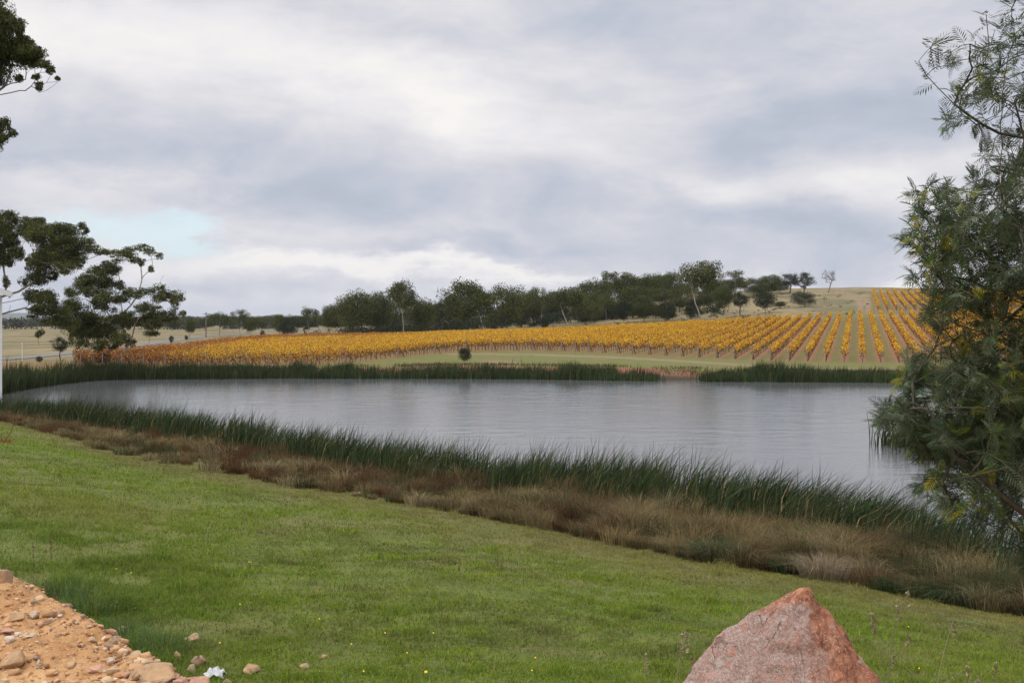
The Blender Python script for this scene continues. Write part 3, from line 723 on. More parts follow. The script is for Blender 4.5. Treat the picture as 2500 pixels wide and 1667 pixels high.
# second line of the wood (only told apart as a mass): trunks and crowns hidden among others
for i, (px, D, yt, wd) in enumerate([(845, 330, 730, 80), (905, 335, 712, 80), (958, 330, 706, 70), (1005, 335, 722, 70), (1052, 340, 735, 80), (1105, 335, 705, 90), (1180, 330, 700, 90), (1256, 335, 706, 80),
                        (1345, 345, 705, 84), (1410, 335, 700, 70), (1372, 370, 692, 84), (1462, 325, 700, 80), (1500, 372, 668, 90), (1555, 335, 690, 90), (1560, 388, 662, 90), (1612, 330, 700, 80), (1615, 396, 664, 80), (1660, 340, 690, 80), (1678, 385, 672, 80),
                        (1740, 345, 688, 80), (1752, 395, 668, 90), (1800, 400, 680, 80), (1862, 405, 680, 70), (1428, 315, 722, 70), (1480, 318, 725, 60), (1545, 318, 735, 60), (1600, 315, 740, 50), (1655, 318, 725, 60), (1290, 335, 715, 70), (1905, 408, 684, 50)]):
    yt += (D > 325) * random.uniform(0, 20)
    tree(px, D, yt, wd * (1 if i % 3 else .85), 'dome' if i % 3 else 'tall', 'dark gum crown packed among others inside the wood behind the vineyard', 'gum trees packed in the wood')
# far left wood beyond the road
tree(465, 325, 772, 30, 'dome', 'small round bush-like tree beside the road bend', )
tree(536, 360, 757, 62, 'open', 'spreading pale-limbed gum by the road beyond the vineyard, left of its taller neighbour')
tree(588, 352, 748, 48, 'open', 'taller gum with clumped top by the road, right of the spreading one')
tree(614, 360, 768, 36, 'dome', 'low dark gum tucked right of the clump-topped road gum')
tree(704, 330, 768, 62, 'shrub', 'very dark dense bush left of the wood, nearest the vines')
tree(684, 345, 764, 42, 'dome', 'small gum just left of the very dark bush')
tree(745, 350, 772, 60, 'wispy', 'grey twiggy tree between the very dark bush and the wood')
for px, D, yt, wd in [(420, 520, 772, 60), (455, 620, 768, 60), (500, 560, 770, 60), (545, 600, 768, 70), (630, 560, 770, 50), (655, 520, 768, 44), (675, 560, 766, 40), (725, 520, 768, 60), (780, 480, 764, 60), (330, 600, 772, 60), (380, 640, 770, 70), (610, 620, 771, 60), (570, 480, 775, 40), (820, 430, 758, 60)]:
    tree(px, D, yt, wd, 'dome' if wd > 45 else 'open', 'small distant tree in the scrub line beyond the road', 'distant scrub trees beyond the road')
for i, (px, D, yt, wd) in enumerate([(262, 300, 802, 12), (326, 250, 830, 14), (418, 262, 818, 14), (455, 290, 818, 12), (240, 262, 826, 12)]):
    tree(px, D, yt, wd, 'shrub', 'small dark roadside bush on the dry verge', 'roadside bushes')
tree(640, 330, 805, 16, 'shrub', 'low round bush at the far corner of the red vines')
tree(1137, 134.5, 846, 44, 'shrub', 'round dark bush alone on the far bank beside red soil')
tree(147, 158, 822, 46, 'wispy', 'small bushy sapling on the far bank left of the twin gum trunks')
tree(97, 152, 868, 20, 'shrub', 'tiny dark bush at the left end of the orange vine strip')
tree(250, 139, 858, 52, 'shrub', 'dense dark shrub at the foot of the twin gum trunks')
tree(363, 235, 800, 34, 'slim', 'young slim tree with a thin stem by the red vines')

# ------------------------------------------------------------------ individually shaped gums on the left
def hero(name, D, stems, clumps, label, leaf=.17, dens=1.0, bare=(), bark=M_greybark, depth=1.0, rmax=.3, tip=.03, cols=OLIVE, full=1.0, extra=()):
    b = at(*stems[0][0][:2], D); base = np.array([b[0], D, gz(b[0], D)])
    sk = Skel()
    for st in stems:
        pts = [at(p[0], p[1], D + (p[2] if len(p) > 2 else 0)) - base for p in st]
        sk.chain(pts)
    C, Rd, N = [], [], []
    for (x, y, rx, ry) in clumps:
        k = max(2, int(rx * ry / 170.0) + 1)
        dep = rng.normal(0, 1) * 1.3 * depth
        for _ in range(k):
            dd = rng.uniform(-1, 1, 2) * .72
            c = at(x + dd[0] * rx, y + dd[1] * ry, D + dep + rng.normal(0, .8) * depth) - base
            r = rng.uniform(.62, 1.0) * full; rz_ = max(ry, 7) * r * D / F; rx_ = min(max(rx, 8), 3.2 * max(ry, 7)) * r * D / F; C.append(c); Rd.append((rx_, (rx_ + rz_) * .6, rz_)); N.append(int(rx * ry * r * r * 2.5 * dens) + 50)
    for c in extra: C.append(np.array(c[:3])); Rd.append(c[3:6]); N.append(c[6])
    ends = [np.array(c) - np.array([0, 0, .2]) for c in C] + [at(x, y, D + rng.normal(0, .6)) - base for (x, y) in bare]
    sk.grow(ends, up=.22, jit=.035, seg=.5, zpen=1.3)
    # twigs through the clumps
    tw = []
    for c, r in zip(C, Rd):
        for _ in range(2): tw.append(c + rng.uniform(-.8, .8, 3) * np.array(r))
    sk.grow(tw, up=.1, jit=.06, seg=.35, zpen=.2)
    o = empty(name, base)
    V, q = sk.tubes(tip=tip * .7, rmax=rmax, exp=2.6)
    child('trunk', mesh_np('gum_wood', V, [q], bark, smooth=True), o)
    C2, R2, N2 = [], [], []
    for c, r, nn in zip(C, Rd, N):
        r = np.array(r); m_ = 7
        for _ in range(m_):
            v = rng.normal(0, 1, 3); v /= np.linalg.norm(v); C2.append(c + v * r * rng.uniform(.35, 1.05)); R2.append(r * rng.uniform(.28, .62) * np.array([1, 1, rng.uniform(.7, 1.3)])); N2.append(int(nn * .85 / m_))
        C2.append(c); R2.append(r * 1.25); N2.append(int(nn * .45))
    Vl, ql, tl = leaves(C2, R2, np.array(N2), leaf, cols, asp=.36, droop=.6, shell=.36)
    child('crown', mesh_np('gum_foliage', Vl, [ql], M_hero, tl), o)
    return tag(o, label, 'tree')
def z1(pts): return [(x * .3189, 450 + y * .3189, rx * .3189, ry * .3189) for (x, y, rx, ry) in pts]
L2 = z1([(890, 515, 70, 30), (970, 520, 60, 30), (1060, 500, 80, 28), (1150, 515, 60, 30), (1215, 548, 32, 20), (940, 575, 80, 35), (1060, 580, 50, 25), (1140, 660, 30, 30), (1085, 600, 30, 20),
         (800, 610, 60, 40), (720, 660, 90, 50), (820, 680, 70, 50), (640, 730, 80, 50), (740, 760, 110, 55), (840, 740, 50, 40), (590, 820, 70, 55), (690, 850, 90, 55), (800, 870, 70, 50), (870, 900, 60, 45), (760, 930, 80, 50),
         (930, 770, 45, 30), (980, 850, 60, 40), (900, 800, 50, 20), (1060, 860, 70, 45), (1190, 810, 60, 35), (1290, 830, 60, 40), (1340, 870, 50, 50), (1240, 880, 70, 50), (1350, 950, 40, 55), (1400, 1000, 25, 20), (1140, 940, 80, 50), (1110, 1010, 80, 50), (1240, 1000, 70, 40), (1290, 1050, 50, 35),
         (1140, 1090, 70, 45), (1150, 1140, 50, 25), (560, 940, 90, 60), (640, 990, 110, 60), (600, 1080, 80, 60), (700, 1080, 100, 60), (600, 1160, 60, 60), (640, 1220, 60, 40), (740, 1160, 90, 60), (720, 1230, 70, 40), (850, 1050, 80, 50), (930, 1010, 80, 40), (980, 1080, 60, 50), (870, 1140, 70, 60), (960, 1150, 60, 50), (1010, 1190, 45, 40), (830, 1230, 60, 40), (900, 1210, 50, 35), (540, 1200, 25, 40)])
hero('gum_tree', 141, [[(298, 890), (303, 868), (312, 845), (310, 820), (298, 795), (300, 765), (320, 745), (335, 722)], [(266, 888, .5), (270, 862, .5), (262, 840), (240, 800, 1), (225, 760, 1.5)], [(312, 845), (322, 825, -.5), (330, 790, -1), (350, 760, -1.5)]],
     L2, 'spreading gum with two leaning pale trunks behind the far reeds, right of the larger gum', bare=[(400, 672), (385, 700), (372, 640), (290, 672), (345, 690)], leaf=.21, bark=M_pale, rmax=.30)
L1 = z1([(20, 220, 60, 50), (60, 290, 60, 60), (20, 360, 70, 60), (90, 400, 80, 60), (190, 290, 70, 40), (260, 275, 60, 30), (320, 310, 50, 40), (230, 360, 90, 50), (350, 400, 110, 70), (450, 340, 70, 40), (520, 330, 60, 30), (470, 420, 90, 60), (570, 400, 80, 60), (615, 330, 30, 30), (660, 380, 30, 40), (640, 450, 60, 50),
         (700, 490, 70, 40), (790, 500, 45, 25), (400, 520, 120, 80), (530, 520, 100, 60), (600, 570, 60, 50), (290, 560, 70, 60), (480, 610, 80, 50), (310, 660, 70, 60), (400, 690, 60, 50), (230, 720, 50, 40), (330, 740, 70, 40), (40, 500, 80, 60), (120, 560, 60, 50), (30, 590, 60, 40), (75, 740, 40, 40), (350, 850, 80, 60), (280, 890, 70, 50), (240, 850, 40, 40), (400, 900, 50, 40),
         (330, 960, 90, 40), (430, 970, 90, 50), (500, 1040, 80, 50), (420, 1060, 80, 40), (280, 1000, 60, 25), (290, 1140, 35, 30),
         (-90, 260, 90, 80), (-110, 420, 110, 90), (-200, 350, 120, 100), (-260, 520, 110, 80), (-60, 560, 80, 60), (-330, 420, 120, 90), (-180, 200, 100, 60), (-400, 600, 110, 80)])
hero('gum_tree', 118, [[(-90, 945), (-82, 880), (-74, 820), (-70, 770), (-60, 700), (-70, 620)], [(-72, 790), (-30, 742, -.5), (10, 722, -1), (45, 712, -1), (80, 690, -1)], [(-74, 820), (-30, 778), (20, 762, .5), (60, 752, .5), (110, 762, .5), (140, 778)], [(-70, 770), (-20, 745, 1), (30, 735, 1), (60, 728, 1)]],
     L1, 'largest gum on the left, heavy dark crown with limbs reaching in from the frame edge', bare=[(96, 842), (70, 822), (15, 790), (20, 800), (60, 715), (25, 745), (150, 735), (165, 720)], leaf=.19, rmax=.42, dens=1.05)
LT = [(8, 42, 26, 14), (32, 52, 22, 12), (48, 76, 14, 12), (12, 78, 34, 24), (45, 98, 32, 20), (72, 118, 30, 22), (92, 142, 26, 20), (60, 140, 36, 24), (18, 118, 30, 20), (114, 148, 18, 14), (122, 178, 12, 16), (138, 196, 8, 7), (104, 214, 13, 11), (48, 184, 12, 12), (92, 190, 10, 8), (20, 155, 26, 14),
      (8, 308, 20, 20), (12, 332, 20, 16), (-60, 60, 70, 50), (-60, 140, 70, 50), (-150, 60, 80, 60), (-160, 180, 80, 60), (-50, 320, 50, 40), (-240, 120, 80, 80), (-140, 320, 60, 50), (-320, 220, 80, 70), (-260, 20, 80, 50)]
hero('gum_tree', 60, [[(-330, 1120), (-322, 900), (-300, 700), (-270, 500), (-240, 380), (-220, 280)], [(-240, 380), (-150, 330), (-70, 270), (0, 232, -.3), (30, 226, -.4)], [(-70, 270), (-20, 235, .2), (10, 212, .3), (26, 180, .3)]],
     LT, 'overhanging gum branch tips coming in at the top left corner', bare=[(62, 222), (95, 206), (62, 195), (85, 170), (30, 150)], leaf=.13, depth=.5, rmax=.35, tip=.014, dens=.85, full=.8)

# ------------------------------------------------------------------ vineyard
def vineyard():
    px_col = [(.74, .43, .022), (.80, .54, .035), (.64, .31, .018), (.46, .15, .02), (.42, .33, .03)]
    red_col = [(.30, .085, .022), (.36, .13, .025), (.22, .06, .02), (.44, .20, .03)]
    post_me = None
    def cyl(r, h, n=6):
        a = np.arange(n) * 2 * math.pi / n
        V = np.concatenate([np.stack([r * np.cos(a), r * np.sin(a), 0 * a - .1], 1), np.stack([r * .9 * np.cos(a), r * .9 * np.sin(a), 0 * a + h], 1)])
        j = np.arange(n); q = np.stack([j, (j + 1) % n, (j + 1) % n + n, j + n], 1); return mesh_np('vine_post', V, [q, (j[None] + n)], M_post)
    mid_post = cyl(.045, 1.85); end_post = cyl(.065, 1.9)
    def strut_mesh():
        V, q = tubes([(np.array([[ROWD[0] * 2.0, ROWD[1] * 2.0, -.1], [0, 0, 1.45]]), [.05, .05])], 6); return mesh_np('end_brace', V, [q], M_vinewood)
    strut = strut_mesh()
    def row(S, E, label, group, dens, redness, block):
        L = float(np.linalg.norm(E - S)); 
        if L < 3: return
        z0 = gz(*S); o = empty('vine_row', (S[0], S[1], z0))
        n = int(L * dens); t = rng.uniform(0, L, n)
        gappy = fbm(t / 1.5, np.full(n, S[0] * .37 + 9), 91, 3)
        ok = rng.uniform(0, 1, n) < .22 + 1.1 * sstep(gappy, .32, .6); t = t[ok]; gappy = gappy[ok]; n = len(t)
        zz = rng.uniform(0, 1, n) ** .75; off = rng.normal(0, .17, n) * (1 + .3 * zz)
        topv = 1.95 + .32 * (vn(t / .5, np.full(n, S[0]), 92) - .5) + .2 * (gappy - .5)
        lo_ = .62 if 1250 + F * S[0] / S[1] > 830 else .15
        z = lo_ + (topv - lo_) * zz; t = t - .5 * (lo_ < .3)
        XY = S[None] + ROWD[None] * t[:, None] + PERP[None] * off[:, None]
        P_ = np.column_stack([XY[:, 0] - S[0], XY[:, 1] - S[1], height(XY[:, 0], XY[:, 1]) - z0 + z])
        dv = rng.normal(0, 1, (n, 3)); dv[:, 2] -= .5; dv /= np.linalg.norm(dv, axis=1)[:, None]
        s2 = np.cross(dv, rng.normal(0, 1, (n, 3))); s2 /= np.linalg.norm(s2, axis=1)[:, None] + 1e-9
        Lf = rng.uniform(.10, .19, n) * np.interp(dens, [40, 110], [1.35, 1.0]); a = P_ - dv * (Lf * .5)[:, None]; b = P_ + dv * (Lf * .5)[:, None]; sd2 = s2 * (Lf * .42)[:, None]
        V = np.stack([a, P_ + sd2, b, P_ - sd2], 1).reshape(-1, 3); q = np.arange(n)[:, None] * 4 + np.array([[0, 1, 2, 3]])
        yel = pick(px_col, n, .14, [4, 4, 2.2, .5, .5]); red = pick(red_col, n, .18)
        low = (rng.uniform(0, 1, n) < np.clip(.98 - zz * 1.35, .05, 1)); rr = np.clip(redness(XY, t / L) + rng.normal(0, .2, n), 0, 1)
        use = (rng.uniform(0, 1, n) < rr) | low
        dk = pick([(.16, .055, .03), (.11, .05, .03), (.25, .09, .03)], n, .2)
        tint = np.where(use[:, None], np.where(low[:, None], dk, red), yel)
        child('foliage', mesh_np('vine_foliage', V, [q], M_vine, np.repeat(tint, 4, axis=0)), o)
        # stocks of the vines, every 1.6 m
        k = np.arange(.8, L, 1.6); ch = []
        for s_ in k:
            p = S + ROWD * s_; zb = gz(*p) - z0 if (s_ < 40 or int(s_ / 1.6) % 2 == 0) else None
            if zb is None: continue
            x_, y_ = ROWD * s_; j1, j2 = rng.normal(0, .05, 2)
            ch.append(([(x_, y_, zb - .05), (x_ + j1, y_ + j2, zb + .45), (x_ + j2, y_ + j1, zb + .85)], [.035, .03, .025]))
            ch.append(([(x_ - ROWD[0] * .7, y_ - ROWD[1] * .7, zb + .92), (x_, y_, zb + .84), (x_ + ROWD[0] * .7, y_ + ROWD[1] * .7, zb + .92)], [.015, .022, .015]))
            for _ in range(3):
                c_ = rng.uniform(-.7, .7); ch.append(([(x_ + ROWD[0] * c_, y_ + ROWD[1] * c_, zb + .88), (x_ + ROWD[0] * c_ + rng.normal(0, .08), y_ + ROWD[1] * c_, zb + 1.6)], [.009, .006]))
        V, q = tubes(ch, 4); vt = child('vine_trunks', mesh_np('vine_trunks', V, [q], M_vinewood), o); vt['kind'] = 'stuff'
        for s_ in np.arange(9.0, L - 3, 9.0):
            p = S + ROWD * s_; c = link('post', mid_post, o); c.location = (p[0] - S[0], p[1] - S[1], gz(*p) - z0)
        c = link('end_post', end_post, o); c.location = (-ROWD[0] * .4, -ROWD[1] * .4, 0)
        c = link('end_brace', strut, o)
        c2 = link('end_post', end_post, o); c2.location = (E[0] - S[0], E[1] - S[1], gz(*E) - z0)
        # trellis wires
        ts = np.linspace(0, L, max(3, int(L / 6))); wires = []
        for hw in (.85, 1.3, 1.75):
            pts = [np.array([*(ROWD * s_), gz(*(S + ROWD * s_)) - z0 + hw]) for s_ in ts]; wires.append((pts, [.004] * len(pts)))
        V, q = tubes(wires, 3); child('wires', mesh_np('trellis_wires', V, [q], M_metal), o)
        tag(o, label, 'vine row', group)
    rows = []
    for k in range(-140, 90):
        p = P0 + SP * k
        # walk along the row line to find where it lies inside the block
        s_ = np.arange(60, 420, .5); XY = PERP[None] * p + ROWD[None] * s_[:, None]
        px, D = pxD(XY[:, 0], XY[:, 1]); inside = (XY[:, 1] > 0) & (D > colv(HD, px)) & (D < back_edge(px) - 1) & (px > 185) & (px < 2700)
        if inside.sum() > 8:
            i0 = np.argmax(inside); i1 = len(inside) - 1 - np.argmax(inside[::-1]); rows.append((k, XY[i0], XY[i1]))
    rows.sort(key=lambda r: -r[1][0] / r[1][1])
    vis = [r for r in rows if 1250 + F * r[1][0] / r[1][1] < 2190]
    ordn = ['first', 'second', 'third', 'fourth', 'fifth', 'sixth', 'seventh', 'eighth', 'ninth', 'tenth', 'eleventh', 'twelfth', 'thirteenth', 'fourteenth', 'fifteenth', 'sixteenth']
    rank = {r[0]: i for i, r in enumerate(vis)}
    def red(XY, tt):
        px, D = pxD(XY[:, 0], XY[:, 1]); be = back_edge(px)
        a = sstep(D, be - 62 + 26 * fbm(XY[:, 0] / 14, XY[:, 1] / 14, 95), be - 26) * sstep(-px, -1100, -760)
        b = sstep(-px, -700, -380) * sstep(fbm(XY[:, 0] / 9, XY[:, 1] / 9, 96), .25, .6)
        c = .18 + .12 * sstep(px, 1500, 1900) + .38 * sstep(fbm(XY[:, 0] / 6, XY[:, 1] / 6, 97), .55, .75)
        stripe = .8 * sstep(vn(XY @ PERP / 7., XY @ PERP * 0, 98), .4, .6)
        return np.clip(np.maximum(a * .95, b * (stripe + .25)) + c, 0, .97)
    for k, S, E in rows:
        pxs = 1250 + F * S[0] / S[1]
        if pxs > 2190: lab, g = 'yellow vine row mostly hidden behind the near wattle', 'vine rows behind the wattle'
        elif k in rank and rank[k] < 16: lab, g = 'yellow vine row of the lower block, %s counted leftward from the wattle' % ordn[rank[k]], 'vine rows of the lower block'
        elif pxs > 900: lab, g = 'yellow vine row in the middle of the lower block merging with its neighbours', 'merged vine rows in mid block'
        elif pxs > 450: lab, g = 'yellow and orange vine row in the dense left part above the far reeds', 'merged vine rows in left block'
        else: lab, g = 'rusty red and orange vine row at the left end of the vineyard', 'red vine rows at the left end'
        row(S, E, lab, g, 78 if pxs > 1500 else 105, red, 0)
    # upper block on the hillside
    cand = []
    for k in range(-40, 90):
        p = P0 + SP * k; s_ = np.arange(280, 470, .5); XY = PERP[None] * p + ROWD[None] * s_[:, None]
        px, D = pxD(XY[:, 0], XY[:, 1]); inside = (D > 301 + (px - 2130) * -.03) & (D < 396) & (px > 2122) & (px < 2620)
        if inside.sum() > 12:
            i0 = np.argmax(inside); i1 = len(inside) - 1 - np.argmax(inside[::-1]); cand.append((XY[i0], XY[i1]))
    cand.sort(key=lambda r: r[0][0] / r[0][1])
    for i, (S, E) in enumerate(cand):
        lab, g = ('orange vine row of the upper hillside block, %s from its left end' % ordn[i], 'vine rows of the upper block') if i < 4 else ('orange vine row of the upper block partly screened by the wattle', 'screened vine rows of the upper block')
        row(S, E, lab, g, 55, lambda XY, tt: np.full(len(XY), .30), 1)
vineyard()

# ------------------------------------------------------------------ rocks
def rock_mesh(seed, sx, sy, sz, mat, angular=.5, sub=2, noise=.085):
    r = np.random.default_rng(seed); bm = bmesh.new()
    for v in r.normal(0, 1, (15, 3)):
        v = v / np.linalg.norm(v) * r.uniform(.8, 1.05); bm.verts.new(v)
    bmesh.ops.convex_hull(bm, input=list(bm.verts))
    for v in [v for v in bm.verts if not v.link_faces]: bm.verts.remove(v)
    bmesh.ops.bevel(bm, geom=list(bm.edges), offset=.06, segments=1, affect='EDGES')
    bmesh.ops.triangulate(bm, faces=list(bm.faces))
    for _ in range(sub): bmesh.ops.subdivide_edges(bm, edges=list(bm.edges), cuts=1, smooth=.18 * (1 - angular))
    P_ = np.array([v.co[:] for v in bm.verts]); n1 = vn3(P_ * 2.2 + seed, seed) - .5; n2 = vn3(P_ * 7 + seed, seed + 3) - .5
    for v, a, b in zip(bm.verts, n1, n2): v.co *= 1 + noise * 2 * a + noise * .8 * b
    for v in bm.verts: v.co = Vector((v.co.x * sx, v.co.y * sy, v.co.z * sz))
    me = bpy.data.meshes.new('rock'); bm.to_mesh(me); bm.free(); me.materials.append(mat)
    for p in me.polygons: p.use_smooth = angular < .6
    return me
def stonemat(name, a, b, speck):
    m_, t, out = newmat(name); o = t.node('ShaderNodeTexCoord').outputs['Object']
    c = t.mix(t.ss(t.noise(o, 9, 5, .65), .35, .65), a, b); c = t.mix(t.ss(t.noise(o, 60, 4, .7), .55, .7), c, speck)
    c = t.mix(t.m('MULTIPLY', t.ss(t.noise(o, 14, 5, .7), .42, .6), .75), c, (.44, .26, .13))   # soil dust
    principled(t, out, c, .95, bump(t, t.noise(o, 40, 6, .7), .8, .012), .1); return m_
S_tan = stonemat('tan_stone', (.36, .23, .13), (.50, .36, .23), (.26, .15, .08))
S_pale = stonemat('pale_stone', (.46, .37, .27), (.56, .48, .38), (.36, .26, .17))
S_grey = stonemat('grey_stone', (.26, .195, .135), (.35, .27, .19), (.15, .12, .1))
S_pink = stonemat('pink_stone', (.48, .26, .2), (.58, .36, .28), (.36, .18, .13))
def rock(x, y, D, w_px, h_px, mat, label, seed, name='stone', cat='stone', rot=0.0, tilt=0.0, bury=.3, angular=.5, group=None):
    X = (x - 1250) / F * D; z = gz(X, D); sx = w_px / F * D / 2; sz = h_px / F * D / 2
    me = rock_mesh(seed, sx, sx * .8, sz, mat, angular)
    o = link(name, me); o.location = (X, D, z + sz * (1 - 2 * bury)); o.rotation_euler = (0, tilt, rot)
    return tag(o, label, cat, group)
def ground_D(x, y):
    D = np.exp(np.linspace(math.log(2.5), math.log(90), 4000)); X = (x - 1250) / F * D
    zr_ = EYE - (y - HZ) / F * D; hit = zr_ < height(X, D); return float(D[np.argmax(hit)])
stones = [  # x, y (base), width, height, material, label
    (468, 1567, 54, 38, S_grey, 'flat-topped tan field stone lying in the grass below the soil heap'),
    (615, 1640, 52, 34, S_tan, 'rounded tan stone in the grass, furthest right beside the white sheet'),
    (745, 1630, 40, 18, S_grey, 'low grey-tan stone half hidden in grass, right of the rounded tan one'),
    (792, 1605, 24, 14, S_tan, 'small orange stone in the lawn, rightmost of the scattered stones'),
    (298, 1543, 30, 24, S_grey, 'small squarish grey stone in long grass behind the soil edge'),
    (484, 1625, 44, 40, S_grey, 'upright grey stone in the tuft beside the white sheet'),
    (470, 1640, 36, 30, S_grey, 'grey-brown stone leaning at the soil edge behind the long slab'),
    (330, 1488, 24, 10, S_grey, 'thin flat stone barely showing in the long grass'),
    (555, 1672, 36, 26, S_grey, 'small mottled stone at the bottom edge right of the long slab'),
]
for i, (x, y, w_, h_, m_, lab) in enumerate(stones):
    rock(x, y, ground_D(x, y), w_, h_, m_, lab, 300 + i, rot=i * 1.3, bury=.30, angular=.35)
soil_stones = [
    (10, 1420, 56, 50, S_grey, 'grey-brown boulder at the left frame edge on top of the soil heap'),
    (86, 1478, 30, 22, S_grey, 'grey stone high on the orange soil near its crest'),
    (84, 1508, 44, 26, S_pale, 'pale angular stone in the upper part of the soil heap'),
    (120, 1524, 32, 26, S_pale, 'whitish stone beside a pink chip on the soil heap'),
    (40, 1513, 60, 24, S_tan, 'wide tan lump of rock left of the pale angular stone'),
    (38, 1625, 80, 50, S_tan, 'big ochre rock low in the left corner of the heap'),
    (264, 1552, 46, 30, S_pink, 'rounded pink stone on the crest of the soil heap'),
    (272, 1580, 40, 28, S_tan, 'yellowish stone just below the pink crest stone'),
    (148, 1502, 30, 18, S_tan, 'small tan stone near the crest, right of the whitish one'),
    (360, 1630, 40, 34, S_pale, 'pale cobble among the rubble at the lower crest'),
    (272, 1620, 38, 22, S_pale, 'cream stone in the middle of the rubble'),
    (95, 1625, 22, 22, S_pale, 'upright cream chip low on the soil'),
    (245, 1638, 70, 20, S_pink, 'long flat pink stone near the bottom of the frame'),
    (135, 1645, 24, 12, S_pale, 'small white chip near the bottom of the frame'),
    (330, 1655, 60, 24, S_pale, 'whitish flat rubble piece at the bottom of the heap'),
    (432, 1612, 26, 30, S_tan, 'upright tan pebble on the heap end beside the grass'),
    (20, 1545, 46, 14, S_pink, 'thin pink and white flake at left of the soil heap'),
    (70, 1556, 50, 14, S_pale, 'long pale sliver lying right of the pink flake'),
    (225, 1568, 26, 18, S_pale, 'small grey-white stone left of the yellowish one'),
    (100, 1530, 24, 16, S_pink, 'pink chip left of the whitish stone'),
]
for i, (x, y, w_, h_, m_, lab) in enumerate(soil_stones):
    rock(x, y, ground_D(x, y - 2), w_, h_, m_, lab, 400 + i, rot=i * 2.1, bury=.28, angular=.75)
rock(478, 1660, 4.3, 165, 90, S_pink, 'long pale pinkish slab at the foot of the soil heap, bottom of the frame', 512, rot=-.25, tilt=.35, bury=.35, angular=.8)
rock(375, 1672, 4.1, 165, 50, S_tan, 'flat ochre slab at the bottom edge left of the long pink slab', 513, rot=.1, bury=.35, angular=.8)

def rubble():
    protos = [rock_mesh(600 + i, 1, .8, .65, S_tan, .5, 0, .08) for i in range(6)]
    Pv = [np.array([v.co[:] for v in p.vertices]) for p in protos]; Pf = []
    for p in protos: Pf.append(np.array([list(q.vertices) for q in p.polygons if len(q.vertices) == 3]))
    n = 9000; px = np.where(rng.uniform(0, 1, n) < .3, rng.uniform(230, 620, n), rng.uniform(-560, 640, n)); cr = colv(CR, px)
    D = cr + .5 - rng.uniform(0, 1, n) ** .8 * 3.0; ok = D > 2.6; px, D = px[ok], D[ok]; n = len(px)
    X = (px - 1250) / F * D; Z = height(X, D)
    near_r = sstep(px, 180, 420) * 1.6
    s_ = np.exp(rng.normal(math.log(.0065), .65, n)) * (1 + .7 * near_r)
    s_ = np.clip(s_, .003, .04)
    Vs, Fs, Cs, off = [], [], [], 0
    pal = np.array([(.46, .27, .13), (.52, .36, .21), (.34, .17, .075), (.56, .46, .36), (.46, .26, .17), (.27, .18, .12)])
    for i in range(n):
        k = rng.integers(6); a = rng.uniform(0, 6.28); c_, s2 = math.cos(a), math.sin(a); v = Pv[k]
        vv = np.stack([v[:, 0] * c_ - v[:, 1] * s2, v[:, 0] * s2 + v[:, 1] * c_, v[:, 2]], 1) * s_[i] + [X[i], D[i], Z[i] + s_[i] * .2]
        Vs.append(vv); Fs.append(Pf[k] + off); off += len(vv); cc = pal[rng.choice(6, p=[.36, .18, .24, .06, .06, .10])] * rng.uniform(.75, 1.15); Cs.append(np.tile(cc, (len(vv), 1)))
    m_, t, out = newmat('rubble_stone'); principled(t, out, t.attr('tint').outputs[0], .9)
    tag(link('gravel', mesh_np('gravel', np.concatenate(Vs), [np.concatenate(Fs)], m_, np.concatenate(Cs))), 'loose gravel and clods strewn over the orange soil heap', 'gravel', kind='stuff')
rubble()

